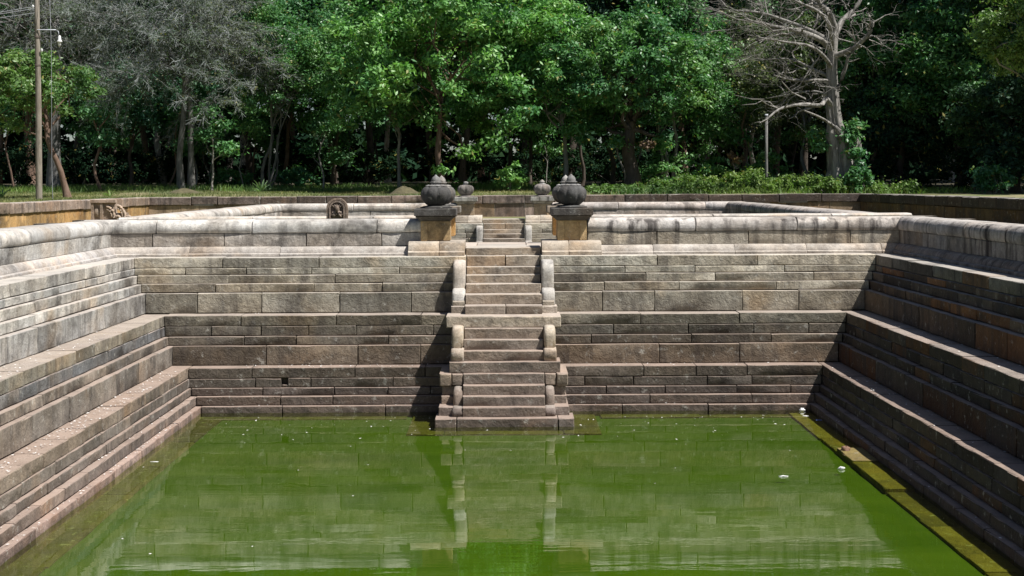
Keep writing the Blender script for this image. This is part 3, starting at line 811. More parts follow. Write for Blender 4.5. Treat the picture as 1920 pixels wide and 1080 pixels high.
def crown_clumps(n, rx, ry, rz, rs, low=-.55, clump=.27, lobes=5):
    C = []; Rr = []
    ld = rs.normal(size=(lobes, 3)); ld /= np.linalg.norm(ld, axis=1, keepdims=True)
    la = rs.uniform(-.28, .22, lobes)
    while len(C) < n:
        d = rs.normal(size=3); d /= np.linalg.norm(d)
        if d[2] < low and rs.random() < .8: continue
        k = 1 + sum(la[i] * max(0, float(d @ ld[i])) ** 2 for i in range(lobes))
        q = (rs.random() ** .6) * .80 + .26
        C.append(d * q * k * np.array([rx, ry, rz])); Rr.append(clump * (rx + rz) / 2 * rs.uniform(.6, 1.35))
    return C, Rr
def build_tree(base, label, cat='tree', group=None, trunk_h=4.0, trunk_r=.16, lean=(0, 0), crown_c=(0, 0, 8), crown_r=(4, 4, 3), clumps=70, leaf_n=32000,
               leaf=.24, lmat='leaf_mid', bmat='bark_dark', seed=1, limbs=9, stems=1, clump=.27, low=-.55, droop=.1, name='broadleaf_tree', flat=.62, bare=0, aspect=.42):
    r = random.Random(seed); rs = np.random.default_rng(seed)
    t = empty(name, base, label, cat, group)
    C, Rr = crown_clumps(int(clumps * 1.7), *crown_r, rs, low, clump * .78)
    cc = np.array(crown_c)
    C = [c + cc for c in C]
    kf = .82 + .4 * ((seed * 37) % 10) / 10; leaf = leaf * .84 * kf; leaf_n = int(leaf_n * 1.45 / kf)
    w = np.array(Rr) ** 2; w = w / w.sum() * leaf_n
    Vq = leaves(C, Rr, w, leaf, rs, flat, droop, aspect)
    mk_quads('crown', Vq, M[lmat], t)
    tb = Tubes()
    for s in range(stems):
        b0 = Vector((0, 0, -.15)) if stems == 1 else Vector((r.uniform(-.35, .35), r.uniform(-.3, .3), -.15))
        top = Vector((lean[0] + (r.uniform(-.9, .9) if stems > 1 else 0), lean[1], trunk_h))
        k = 1 if stems == 1 else r.uniform(.55, .9)
        pts = wiggle(b0, top, 9, .035, r)
        tb.add(pts, [trunk_r * k * (1.55 if i == 0 else 1.18 if i == 1 else 1 - .045 * i) for i in range(10)], 9)
        for i in range(limbs // stems):
            tgt = Vector(C[r.randrange(len(C))].tolist())
            st = pts[r.randint(6, 9)]
            lp = wiggle(st, tgt, 6, .08, r); rr = trunk_r * k * r.uniform(.28, .5)
            tb.add(lp, [rr * (1 - .13 * j) for j in range(7)], 6)
            for q in range(3 + bare):
                s0 = lp[r.randint(2, 5)]; tg = Vector(C[r.randrange(len(C))].tolist())
                if (tg - s0).length > max(crown_r) * 1.1: tg = s0.lerp(tg, .5)
                tb.add(wiggle(s0, tg, 4, .1, r), [rr * .42 * (1 - .18 * j) for j in range(5)], 5)
    tb.obj('trunk', M[bmat], t)
    return t
def at(x, D, dz=0):
    X = pxX(x, D); return (X, D, gz(X, D) + dz)
def cz(y, D, base): return pyZ(y, D) - base[2]

def front(x, D, cx, cy, wpx, hpx, label, **kw):
    """tree rooted at pixel column x, crown centred on (cx, cy), size in pixels"""
    b = at(x, D); m = D / F_PX
    rx = wpx * m / 2; rz = hpx * m / 2
    return build_tree(b, label, crown_c=((cx - x) * m, kw.pop('dy', 0), cz(cy, D, b)), crown_r=(rx, kw.pop('ry', rx * .85), rz),
                      trunk_h=kw.pop('th', max(2.0, cz(cy, D, b) - rz * .45)), lean=(kw.pop('lean', (cx - x) * m * .5), 0), **kw)

G1 = 'leafy trees along the edge of the wood'
front(128, 57, 40, 168, 250, 140, 'small yellow green leafy tree behind the utility pole', leaf_n=17000, leaf=.22, lmat='leaf_yellow', bmat='bark_red', trunk_r=.13, clumps=60, seed=3, group=G1, clump=.24)
front(825, 65, 832, 95, 420, 390, 'big bright green tree above the stair, leaning reddish trunk', leaf_n=60000, leaf=.25, lmat='leaf_bright', bmat='bark_red', trunk_r=.17, clumps=130, seed=4, group=G1, clump=.2)
front(752, 67, 735, 175, 200, 200, 'leafy tree on a thin pale crooked stem left of the leaning trunk', leaf_n=18000, leaf=.24, lmat='leaf_bright', bmat='bark_grey', trunk_r=.09, clumps=55, seed=5, group=G1)
front(1062, 66, 1045, 150, 250, 290, 'bright green tree behind the near right pot', leaf_n=36000, leaf=.24, lmat='leaf_bright', bmat='bark_grey', trunk_r=.13, clumps=85, seed=6, group=G1, clump=.22)
front(1185, 64, 1180, 150, 300, 270, 'green tree on a stout dark straight trunk right of the pots', leaf_n=42000, leaf=.23, lmat='leaf_mid', bmat='bark_dark', trunk_r=.36, clumps=100, seed=8, group=G1, clump=.21)
front(1252, 68, 1268, 130, 220, 330, 'green tree with pale forked stems right of the stout dark trunk', leaf_n=30000, leaf=.24, lmat='leaf_mid', bmat='bark_grey', trunk_r=.14, stems=3, limbs=9, clumps=75, seed=9, group=G1)
front(505, 69, 540, 110, 240, 290, 'green tree with several grey stems beside the small palm', leaf_n=30000, leaf=.22, lmat='leaf_mid', bmat='bark_stem', trunk_r=.10, stems=4, limbs=12, clumps=75, seed=10, group=G1, bare=2)
front(625, 73, 640, 150, 200, 330, 'deep green tree between the grey stems and the bright tree', leaf_n=30000, leaf=.25, lmat='leaf_mid', bmat='bark_dark', trunk_r=.13, clumps=70, seed=12, group=G1)
front(245, 71, 255, 205, 240, 170, 'low blue green tree under the grey feathery crown', leaf_n=26000, leaf=.22, lmat='leaf_teal', bmat='bark_dark', trunk_r=.11, clumps=65, seed=13, group=G1)
front(400, 72, 395, 215, 190, 170, 'low dark green tree with pale forked stem near the twin trunks', leaf_n=22000, leaf=.22, lmat='leaf_teal', bmat='bark_grey', trunk_r=.07, stems=2, limbs=8, clumps=55, seed=14, group=G1)
front(955, 70, 955, 180, 210, 220, 'green tree over the black hollow behind the far pots', leaf_n=28000, leaf=.25, lmat='leaf_bright', bmat='bark_dark', trunk_r=.12, clumps=65, seed=15, group=G1)
front(1400, 73, 1400, 150, 230, 300, 'olive green tree left of the dead tree', leaf_n=28000, leaf=.23, lmat='leaf_olive', bmat='bark_grey', trunk_r=.13, clumps=80, seed=16, group=G1, bare=2)
front(1690, 64, 1690, 215, 230, 250, 'dark bushy tree just right of the dead trunk', leaf_n=34000, leaf=.24, lmat='leaf_dark', bmat='bark_dark', trunk_r=.2, clumps=85, seed=17, group=G1, low=-.9)
front(1800, 62, 1800, 130, 260, 300, 'tall dark tree at the right with sunlit upper leaves', leaf_n=40000, leaf=.24, lmat='leaf_mid', bmat='bark_dark', trunk_r=.22, clumps=85, seed=18, group=G1, low=-.8)
front(1905, 58, 1900, 240, 220, 240, 'dark low crowned tree at the right edge', leaf_n=30000, leaf=.24, lmat='leaf_dark', bmat='bark_dark', trunk_r=.2, clumps=70, seed=19, group=G1, low=-.9)
front(1965, 52, 1950, 70, 210, 270, 'yellow green tree reaching in at the top right corner', leaf_n=24000, leaf=.22, lmat='leaf_yellow', bmat='bark_grey', trunk_r=.18, clumps=55, seed=20, group=G1)

front(1515, 66, 1500, 165, 200, 250, 'olive leaved tree showing through the dead branches', leaf_n=20000, leaf=.2, lmat='leaf_olive', bmat='bark_stem', trunk_r=.1, clumps=70, seed=25, group=G1, bare=2)
front(1640, 64, 1635, 120, 150, 280, 'green tree close behind the dead trunk on its right', leaf_n=20000, leaf=.22, lmat='leaf_mid', bmat='bark_dark', trunk_r=.12, clumps=60, seed=26, group=G1)
# tall background wood: a few kinds copied
protos = []
G2 = 'tall trees deep in the wood'
LB = 'tall dark tree standing deep in the wood behind the front trees'
for k, (lm, cr, sd_) in enumerate((('leaf_dark', (4.3, 4.0, 6.0), 41), ('leaf_mid', (4.0, 4.0, 6.5), 42), ('leaf_dark', (4.8, 4.2, 5.5), 43), ('leaf_teal', (3.8, 3.8, 6.2), 44))):
    protos.append(build_tree((0, 84, 0), LB, group=G2, trunk_h=8.5, trunk_r=.20, crown_c=(0, 0, 11.0), crown_r=cr, clumps=95, leaf_n=34000, leaf=.32, lmat=lm,
                             bmat=('bark_dark', 'bark_red', 'bark_grey', 'bark_dark')[k], seed=sd_, limbs=10, clump=.24, low=-.8))
rb = random.Random(77); used = [False] * 4
for row, (Y, step) in enumerate(((79, 5.6), (89, 5.8), (102, 6.4))):
    lim = Y * .40 + 5; x = -lim + rb.uniform(0, 3)
    while x < lim:
        k = rb.randrange(4); y = Y + rb.uniform(-2.5, 2.5)
        o = protos[k] if not used[k] else copy_tree(protos[k])
        used[k] = True
        o.location = (x, y, gz(x, y)); o.rotation_euler = (0, 0, rb.uniform(0, 6.28)); s = rb.uniform(.85, 1.15); o.scale = (s, s, s * rb.uniform(.95, 1.15))
        x += step * rb.uniform(.75, 1.25)
# trees to the right of the enclosure whose shade falls into the corner
for (X, Y, k, s) in ((28.5, 54, 0, .95), (27.0, 61, 2, 1.05), (21.5, 63, 2, .95), (17.5, 67, 0, .8), (23, 70, 2, 1.0)):
    o = copy_tree(protos[k]); o.location = (X, Y, gz(X, Y)); o.rotation_euler = (0, 0, rb.uniform(0, 6.28)); o.scale = (s, s, s)
    o['label'] = 'tall dark tree crowding the boundary wall at the right'; o['group'] = 'tall trees right of the boundary wall'
# the far wood as one dark mass
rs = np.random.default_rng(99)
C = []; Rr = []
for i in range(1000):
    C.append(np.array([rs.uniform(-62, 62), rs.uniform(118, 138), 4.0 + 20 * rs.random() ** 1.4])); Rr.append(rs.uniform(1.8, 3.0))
w = mk_quads('distant_wood', leaves(C, Rr, np.full(len(C), 200), .95, rs, aspect=.6), M['leaf_shaded']); tag(w, 'dark leafy mass of the wood far behind the trees', 'wood', kind='stuff')

# slender trunks standing in the shade
G3 = 'slender trunks in the shaded wood'
rt = random.Random(55)
def sapling(x, D, h, rad, mat, label, lean=0., seed=1, crown=True):
    r = random.Random(seed); b = at(x, D); t = empty('sapling', b, label, 'tree', G3); tb = Tubes()
    p = wiggle((0, 0, -.1), (lean, r.uniform(-.2, .2), h), 8, .05, r); tb.add(p, [rad * (1.3 if i == 0 else 1 - .07 * i) for i in range(9)], 7)
    C = [p[-1]]
    for q in range(3):
        s0 = p[r.randint(3, 7)]; e = s0 + Vector((r.uniform(-.8, .8), r.uniform(-.4, .4), r.uniform(.5, 1.3))); C.append(e)
        tb.add(wiggle(s0, e, 4, .12, r), [rad * .5 * (1 - .18 * j) for j in range(5)], 5)
    tb.obj('trunk', M[mat], t)
    if crown:
        rs = np.random.default_rng(seed)
        mk_quads('crown', leaves([np.array(c) for c in C], [.75] * len(C), [420] * len(C), .2, rs), M['leaf_mid'], t)
spots = [(28, 70, 4.2, .06, 'bark_red'), (88, 72, 3.6, .05, 'bark_grey'), (190, 66, 3.6, .085, 'bark_red'), (208, 75, 4.0, .07, 'bark_red'), (318, 70, 3.4, .06, 'bark_red'),
         (366, 71, 3.6, .06, 'bark_grey'), (397, 65, 3.6, .055, 'bark_grey'), (458, 70, 3.2, .04, 'bark_grey'), (470, 74, 3.6, .07, 'bark_red'), (536, 74, 5.0, .14, 'bark_red'), (605, 69, 3.6, .05, 'bark_grey'),
         (624, 74, 3.8, .09, 'bark_red'), (655, 78, 4.4, .05, 'bark_grey'), (700, 80, 4.6, .08, 'bark_dark'), (872, 80, 4.5, .07, 'bark_red'), (915, 78, 4.2, .05, 'bark_dark'), (997, 70, 3.9, .11, 'bark_dark'), (1022, 72, 3.6, .035, 'bark_grey'),
         (1090, 74, 4.4, .1, 'bark_dark'), (1148, 69, 4.6, .13, 'bark_dark'), (1170, 67, 3.4, .06, 'bark_grey'), (1195, 70, 3.4, .06, 'bark_grey'), (1325, 69, 3.5, .05, 'bark_grey'), (1388, 68, 4.0, .11, 'bark_red'), (1362, 73, 4.3, .12, 'bark_red'), (1290, 76, 4.2, .06, 'bark_dark'), (1490, 74, 4.2, .09, 'bark_dark')]
sap = []
for i, (x, D, h, rad, mt) in enumerate(spots):
    near = min((('utility pole', 72), ('twin grey trunks', 340), ('small palm', 490), ('earth mound', 757), ('near left pot', 822), ('near right pot', 1062), ('stout dark trunk', 1185), ('dead tree', 1580)), key=lambda q: abs(q[1] - x))
    sd = 'left' if x < near[1] else 'right'
    word = {'bark_red': 'reddish brown', 'bark_grey': 'pale grey', 'bark_dark': 'dark'}[mt]
    sap.append(('%s %s young trunk %s of the %s' % ('thick' if rad > .085 else 'slim', word, sd, near[0]), abs(x - near[1]), (x, D, h, rad, mt)))
for i, (lab, dd, (x, D, h, rad, mt)) in enumerate(sap):
    same = sorted(q[1] for q in sap if q[0] == lab)
    if len(same) > 1: lab += ', ' + ('nearest it', 'farther off', 'farthest off')[same.index(dd)]
    sapling(x, D, h, rad, mt, lab, rt.uniform(-.5, .5), 100 + i)

# grey feathery trees (fine bare twigs)
def feathery(base, crown_c, crown_r, label, seed, trunk_r=.2, twigs=26000, trunks=((0, 0),), th=8, bmat='bark_stem'):
    r = random.Random(seed); rs = np.random.default_rng(seed)
    t = empty('grey_tree', base, label, 'tree')
    C, Rr = crown_clumps(75, *crown_r, rs, -.8, .23, 9); cc = np.array(crown_c); C = [c + cc for c in C]
    tb = Tubes(); out = []; LC = []
    for c, rad in zip(C, Rr):
        for q in range(7):
            o3 = np.array([r.uniform(-.5, .5), r.uniform(-.5, .5), r.uniform(-.2, .3)]) * rad
            d3 = (c - cc) * np.array([.22, .22, .08]) + np.array([r.uniform(-1, 1), r.uniform(-.8, .8), r.uniform(-.75, .55)])
            d3 /= np.linalg.norm(d3); L = r.uniform(1.1, 2.3)
            pts = [c + o3 + d3 * L * k / 6 + np.array([0, 0, -.10 * L * (k / 6) ** 2]) + rs.normal(size=3) * .05 for k in range(7)]
            tb.add([Vector(p.tolist()) for p in pts], [.018 - .0022 * k for k in range(7)], 4)
            n = max(4, twigs // (len(C) * 7)); kk = rs.uniform(.5, 6, n); i0 = np.minimum(kk.astype(int), 5); fr = (kk - i0)[:, None]
            A = np.array(pts); P = A[i0] * (1 - fr) + A[i0 + 1] * fr
            dv = d3 * .7 + rs.normal(size=(n, 3)) * .6 + np.array([0, 0, -.15]); dv /= np.linalg.norm(dv, axis=1, keepdims=True)
            side = np.cross(dv, rs.normal(size=(n, 3))); side /= np.linalg.norm(side, axis=1, keepdims=True)
            Lt = rs.uniform(.12, .5, (n, 1)); wd = rs.uniform(.004, .010, (n, 1))
            out.append(np.stack([P - side * wd, P + side * wd, P + dv * Lt + side * wd * .5, P + dv * Lt - side * wd * .5], axis=1))
            LC += [P[j] + dv[j] * Lt[j] * .8 for j in range(0, n, 6)]
    mk_quads('twigs', np.concatenate(out), M['twig_grey'], t)
    mk_quads('crown', leaves(LC, [.16] * len(LC), [5] * len(LC), .11, rs, aspect=.5), M['leaf_greygreen'], t)
    for (ox, oy) in trunks:
        top = Vector((ox * .6 + r.uniform(-.3, .3), oy, th)); p = wiggle((ox, oy, -.2), top, 9, .02, r)
        tb.add(p, [trunk_r * (1.5 if i == 0 else 1.15 if i == 1 else 1 - .05 * i) for i in range(10)], 9)
        for i in range(11):
            tgt = Vector(C[r.randrange(len(C))].tolist()); s0 = p[r.randint(6, 9)]; lp = wiggle(s0, tgt, 7, .09, r); rr = trunk_r * r.uniform(.22, .4)
            tb.add(lp, [rr * (1 - .11 * j) for j in range(8)], 6)
            for q in range(5):
                s1 = lp[r.randint(2, 6)]; tg = Vector(C[r.randrange(len(C))].tolist()); tg = s1.lerp(tg, min(1, 2.4 / max(.1, (tg - s1).length)))
                tb.add(wiggle(s1, tg, 5, .14, r), [rr * .4 * (1 - .15 * j) for j in range(6)], 5)
    tb.obj('trunk', M[bmat], t)
    return t
b = at(340, 67); feathery(b, (pxX(350, 67) - b[0], -.5, cz(75, 67, b)), (5.0, 3.4, 3.7), 'grey feathery tree on twin straight grey trunks', 61, .16, 34000, ((0, 0), (.38, .3)), 7.5)
b = at(105, 70); feathery(b, (pxX(60, 70) - b[0], 0, cz(20, 70, b)), (4.6, 3.5, 3.0), 'grey twiggy tree with a broad dark trunk behind the utility pole', 62, .34, 18000, ((0, 0),), 8.5, 'bark_stem')

# ---- the big dead tree
def dead_tree():
    r = random.Random(21); D = 58.6; b = at(1580, D); t = empty('dead_tree', b, 'big pale dead tree with fluted trunk and bare tangled branches', 'tree')
    m = D / F_PX
    def P(x, y, dy=0): return Vector(((x - 1580) * m, dy, pyZ(y, D) - b[2]))
    # fluted trunk: lathe with buttress lobes following a bent axis
    axis = [(1582, 352, .74), (1580, 335, .62), (1577, 310, .50), (1574, 285, .46), (1570, 260, .44), (1566, 235, .40), (1562, 205, .36), (1560, 170, .33), (1560, 130, .30), (1562, 90, .27), (1566, 50, .24)]
    V = []; Fc = []; seg = 36
    for k, (x, y, rad) in enumerate(axis):
        c = P(x, y); q = max(0, 1 - k / 7)
        for i in range(seg):
            a = 2 * math.pi * i / seg
            f = 1 + (.12 + .18 * q) * math.sin(a * 5 + k * .25) + .15 * math.sin(a * 11 - k * .7) + r.uniform(-.07, .07)
            rd = rad * (.86 if k < 5 else .66); V.append((c.x + rd * f * math.cos(a), c.y + rd * f * math.sin(a), c.z))
    for k in range(len(axis) - 1):
        for i in range(seg):
            j = (i + 1) % seg; Fc.append((k * seg + i, k * seg + j, (k + 1) * seg + j, (k + 1) * seg + i))
    me = bpy.data.meshes.new('trunk'); me.from_pydata(V, [], Fc); me.update(); me.shade_smooth(); me.materials.append(M['bark_pale'])
    o = bpy.data.objects.new('trunk', me); col.objects.link(o); o.parent = t
    tb = Tubes()
    def br(pts, r0, r1_, depth, sides=7):
        n = len(pts); tb.add(pts, [r0 + (r1_ - r0) * i / (n - 1) for i in range(n)], sides)
        if depth <= 0: return
        L = sum((pts[i + 1] - pts[i]).length for i in range(n - 1))
        for q in range({3: 7, 2: 7, 1: 6}[depth]):
            k = r.randint(max(1, n // 4), n - 1); p = pts[k]; dr = (pts[k] - pts[k - 1]).normalized()
            side = Vector((r.uniform(-1, 1), r.uniform(-.7, .7), r.uniform(-.75, .8)))
            e = p + (dr * r.uniform(.3, .9) + side).normalized() * L * r.uniform(.30, .65)
            rr = (r0 + (r1_ - r0) * k / (n - 1)) * r.uniform(.42, .62)
            br(wiggle(p, e, 6, .13, r), rr, rr * .35, depth - 1, 6 if depth > 2 else 5)
    def path(*q): return [P(*a) for a in q]
    def smooth(pts, n=4):
        out = []
        for i in range(len(pts) - 1):
            p0 = pts[max(i - 1, 0)]; p1 = pts[i]; p2 = pts[i + 1]; p3 = pts[min(i + 2, len(pts) - 1)]
            for k in range(n):
                s = k / n
                out.append(.5 * ((2 * p1) + (p2 - p0) * s + (2 * p0 - 5 * p1 + 4 * p2 - p3) * s * s + (3 * p1 - p0 - 3 * p2 + p3) * s ** 3))
        out.append(pts[-1]); return out
    B = [  # traced limbs (x, y, depth offset)
        (path((1566, 60, 0), (1550, 30, -.5), (1525, 10, -1.0), (1500, -25, -1.4)), .26, .14, 3),
        (path((1566, 70, 0), (1585, 40, .3), (1612, 15, .5), (1630, -20, .6)), .22, .13, 2),
        (path((1562, 95, 0), (1525, 78, -.8), (1480, 68, -1.6), (1430, 62, -2.2), (1380, 52, -2.6)), .22, .07, 3),
        (path((1562, 85, 0), (1530, 60, .5), (1490, 40, .9), (1440, 20, 1.3), (1390, 12, 1.8)), .19, .07, 3),
        (path((1562, 110, 0), (1596, 96, -.6), (1620, 70, -1.0), (1625, 50, -1.2)), .20, .09, 2),
        (path((1596, 96, -.6), (1625, 75, -1.0), (1640, 95, -1.4)), .10, .04, 2),
        (path((1562, 205, 0), (1545, 190, -.5), (1528, 203, -1.0), (1490, 202, -1.5), (1445, 212, -2.0), (1415, 235, -2.3)), .19, .07, 1),
        (path((1560, 155, 0), (1520, 155, -.7), (1480, 158, -1.3), (1436, 150, -1.8)), .11, .05, 2),
        (path((1570, 245, 0), (1545, 232, -.6), (1520, 222, -1.1), (1495, 214, -1.5)), .11, .06, 0),
        (path((1562, 150, 0), (1530, 130, .6), (1495, 110, 1.1), (1450, 108, 1.6)), .13, .05, 2),
        (path((1560, 130, 0), (1535, 112, -1.0), (1500, 98, -2.0), (1455, 95, -2.8), (1400, 88, -3.2)), .15, .05, 3),
        (path((1562, 100, 0), (1545, 60, -1.2), (1515, 35, -2.0), (1470, 20, -2.6), (1420, -5, -3.0)), .16, .05, 3),
        (path((1562, 185, 0), (1535, 172, .8), (1500, 175, 1.4), (1455, 182, 2.0)), .10, .04, 2),
        (path((1572, 170, 0), (1584, 130, -.3), (1588, 98, -.4)), .13, .09, 1)]
    for (p, a, c, d) in B: br(smooth(p), a * .66, c * .5, d)
    for (x, y, x2, y2) in ((1590, 300, 1604, 262), (1575, 262, 1562, 240), (1600, 330, 1608, 268)):    # broken snags round the hollow
        tb.add(wiggle(P(x, y, -.35), P(x2, y2, -.45), 5, .04, r), [.16, .15, .13, .11, .09, .05], 7)
    tb.obj('branch', M['bark_pale'], t)
    rs = np.random.default_rng(5)
    C = [np.array(P(x, y, dy)) for (x, y, dy) in ((1590, 262, -.5), (1600, 240, -.3), (1536, 255, .4), (1545, 275, .3), (1598, 290, -.6))]
    mk_quads('ivy', leaves(C, [.5] * 5, [420] * 5, .2, rs), M['leaf_mid'], t)
    return t
dead_tree()

# ---- low plants
def shrub(x, D, wpx, hpx, label, lmat, n, leaf, seed, name='shrub', group='shrubs at the edge of the wood'):
    b = at(x, D); m = D / F_PX; rs = np.random.default_rng(seed); r = random.Random(seed)
    t = empty(name, b, label, 'shrub', group)
    rx, rz = wpx * m / 2, hpx * m / 2
    C, Rr = crown_clumps(26, rx, rx * .8, rz, rs, -.9, .34); C = [c + np.array([0, 0, rz * .95]) for c in C]
    mk_quads('foliage', leaves(C, Rr, [n // 26] * 26, leaf, rs), M[lmat], t)
    tb = Tubes()
    for i in range(7): tb.add(wiggle((r.uniform(-.1, .1), 0, -.05), Vector(C[i].tolist()), 5, .08, r), [.022 * (1 - .15 * j) for j in range(6)], 5)
    tb.obj('stem', M['bark_grey'], t)
sh = [(955, 63, 55, 50, 'small leafy sapling bush between the far pots', 'leaf_bright'), (1290, 62, 110, 28, 'bright green bush on the wall top right of the stout trunk', 'weed'), (1395, 63, 130, 40, 'wide bright bush below the brown leaf cluster', 'weed'),
      (1480, 61, 90, 34, 'yellow green bush left of the dead trunk', 'weed'), (1545, 57.4, 80, 34, 'low bush at the left foot of the dead trunk', 'weed'), (1612, 57.6, 50, 70, 'narrow bush climbing the right foot of the dead trunk', 'leaf_mid'), (1860, 55, 90, 55, 'dim green bush above the dark wall at the right', 'leaf_mid'),
      (1230, 66, 90, 55, 'dark leafy bush beside the stout trunk', 'leaf_mid'), (1330, 67, 100, 70, 'tall shaded bush behind the bright weeds', 'leaf_mid'), (1440, 66, 90, 80, 'leafy bush beside the straight pale post', 'leaf_mid'), (560, 70, 100, 46, 'green bush right of the small palm', 'leaf_mid'), (430, 71, 90, 46, 'green bush left of the small palm', 'leaf_mid'),
      (690, 76, 150, 80, 'dark understorey bush left of the earth mound', 'leaf_shaded'), (870, 78, 160, 100, 'dark understorey bush behind the near left pot', 'leaf_shaded'), (1040, 78, 160, 90, 'dark understorey bush behind the near right pot', 'leaf_shaded'), (270, 76, 170, 90, 'dark understorey bush left of the twin trunks', 'leaf_shaded'), (30, 74, 150, 90, 'dark understorey bush left of the utility pole', 'leaf_shaded'), (155, 75, 150, 95, 'dark understorey bush right of the utility pole', 'leaf_shaded'), (1150, 76, 170, 90, 'dark understorey bush behind the stout trunk', 'leaf_shaded'), (400, 78, 170, 100, 'dark understorey bush right of the twin trunks', 'leaf_shaded'), (560, 79, 170, 100, 'dark understorey bush behind the grey stems', 'leaf_shaded'), (1720, 63, 220, 120, 'black shaded thicket right of the dead trunk', 'leaf_shaded'), (1850, 60, 220, 120, 'black shaded thicket by the right edge', 'leaf_shaded')]
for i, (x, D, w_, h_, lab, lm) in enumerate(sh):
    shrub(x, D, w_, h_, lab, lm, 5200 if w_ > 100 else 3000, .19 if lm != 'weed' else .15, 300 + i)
shrub(1215, 62.5, 34, 18, 'cluster of dead brown leaves hanging by the stout trunk', 'leaf_brown', 420, .17, 401, 'dead_leaf_cluster', None)
bpy.data.objects['dead_leaf_cluster'].location.z += pyZ(283, 62.5) - bpy.data.objects['dead_leaf_cluster'].location.z
shrub(1380, 66, 26, 34, 'brown withered sapling among the green bushes', 'leaf_brown', 340, .17, 402, 'withered_sapling', None)
bpy.data.objects['withered_sapling'].location.z += 1.0
def palm(x, D, h, n, label, mat, seed, wide=1.0):
    r = random.Random(seed); b = at(x, D); t = empty('palm_shrub', b, label, 'palm')
    for i in range(n):
        a = r.uniform(0, 6.28); el = r.uniform(.25, 1.35); L = h * r.uniform(.7, 1.1)
        d = Vector((math.cos(a) * math.cos(el) * wide, math.sin(a) * math.cos(el), math.sin(el))); s = d.cross(Vector((0, 0, 1))).normalized()
        V = []; k = 5
        for j in range(k + 1):
            q = j / k; c = d * L * q + Vector((0, 0, -.35 * L * q * q)); w_ = .05 * h * math.sin(math.pi * (.12 + .88 * q)) + .004
            V += [tuple(c - s * w_), tuple(c + Vector((0, 0, -.02))), tuple(c + s * w_)]
        Fc = []
        for j in range(k): Fc += [(j * 3, j * 3 + 1, j * 3 + 4, j * 3 + 3), (j * 3 + 1, j * 3 + 2, j * 3 + 5, j * 3 + 4)]
        me = bpy.data.meshes.new('leaf'); me.from_pydata(V, [], Fc); me.update(); me.materials.append(M[mat])
        o = bpy.data.objects.new('leaf', me); col.objects.link(o); o.parent = t
palm(490, 64, 1.0, 26, 'small pale fan palm at the edge of the grass', 'palm', 1)
palm(207, 58, .55, 9, 'small spiky seedling growing in the lawn', 'weed', 2)
palm(3, 57, .7, 12, 'spiky plant at the far left edge of the lawn', 'palm', 3)
palm(1108, 57.5, .45, 9, 'grassy tuft beside the near right pot', 'weed', 4)

# grass and weeds
rs = np.random.default_rng(8)
def blades(n, xr, yr, hgt, wid, mat, name, label, cond=None):
    X = rs.uniform(xr[0], xr[1], n); Y = rs.uniform(yr[0], yr[1], n)
    if cond is not None: k = cond(X, Y); X, Y = X[k], Y[k]
    n = len(X); Zz = np.array([gz(a, b_) for a, b_ in zip(X, Y)])
    P = np.stack([X, Y, Zz - .01], 1); a = rs.uniform(0, 6.28, n)
    s = np.stack([np.cos(a), np.sin(a), np.zeros(n)], 1) * (wid * rs.uniform(.6, 1.4, n))[:, None]
    up = np.stack([rs.normal(size=n) * .5, rs.normal(size=n) * .5, np.ones(n)], 1) * (hgt * rs.uniform(.4, 1.3, n))[:, None]
    V = np.stack([P - s, P + s, P + up + s * .15, P + up - s * .15], 1)
    o = mk_quads(name, V, M[mat]); tag(o, label, 'grass', kind='stuff'); return o
blades(52000, (-26, 4), (56.6, 70), .09, .012, 'grass', 'lawn_grass', 'short dry green grass between the wall and the wood', lambda X, Y: (np.sin(X * 1.7) + np.sin(Y * 2.3 + X) + rs.normal(size=len(X)) * 1.2) > -.9)
blades(14000, (-26, -14.6), (44, 57), .08, .012, 'grass', 'lawn_grass', 'short grass beside the left boundary wall')
blades(9000, (4, 19), (56.8, 66), .24, .016, 'weed', 'weeds', 'bright weeds growing behind the right boundary wall')
blades(16000, (-27, 3), (65, 73), .26, .018, 'weed', 'weeds', 'straggly weeds along the shaded edge of the wood')
C = []; Rr = []
for i in range(330):
    x = rs.uniform(3.5, 16.5); y = rs.uniform(57.2, 63); q = .08 + .24 * rs.random() ** 2 * (1.25 if x > 6 else .6)
    C.append(np.array([x, y, gz(x, y) + q * .9])); Rr.append(q)
o = mk_quads('weeds', leaves(C, Rr, [40 + 260 * q for q in Rr], .13, rs, .9, aspect=.5), M['weed']); tag(o, 'leafy bright weeds massed behind the right boundary wall', 'weeds', kind='stuff')
# unseen wood on the other sides, added to cut the sky fill
C = []; Rr = []
for i in range(520):
    k = rs.random()
    if k < .36: c = (rs.uniform(-52, -40), rs.uniform(-40, 62), 0)
    elif k < .66: c = (rs.uniform(34, 46), rs.uniform(-40, 62), 0)
    else: c = (rs.uniform(-48, 44), rs.uniform(-46, -34), 0)
    C.append(np.array([c[0], c[1], 4.5 + 15 * rs.random()])); Rr.append(rs.uniform(2.0, 3.4))
w = mk_quads('sky_screen_wood', leaves(C, Rr, np.full(len(C), 130), 1.0, rs), M['leaf_dark']); tag(w, 'unseen dark leafy wood added round the ponds to screen sky light', 'wood', kind='stuff')
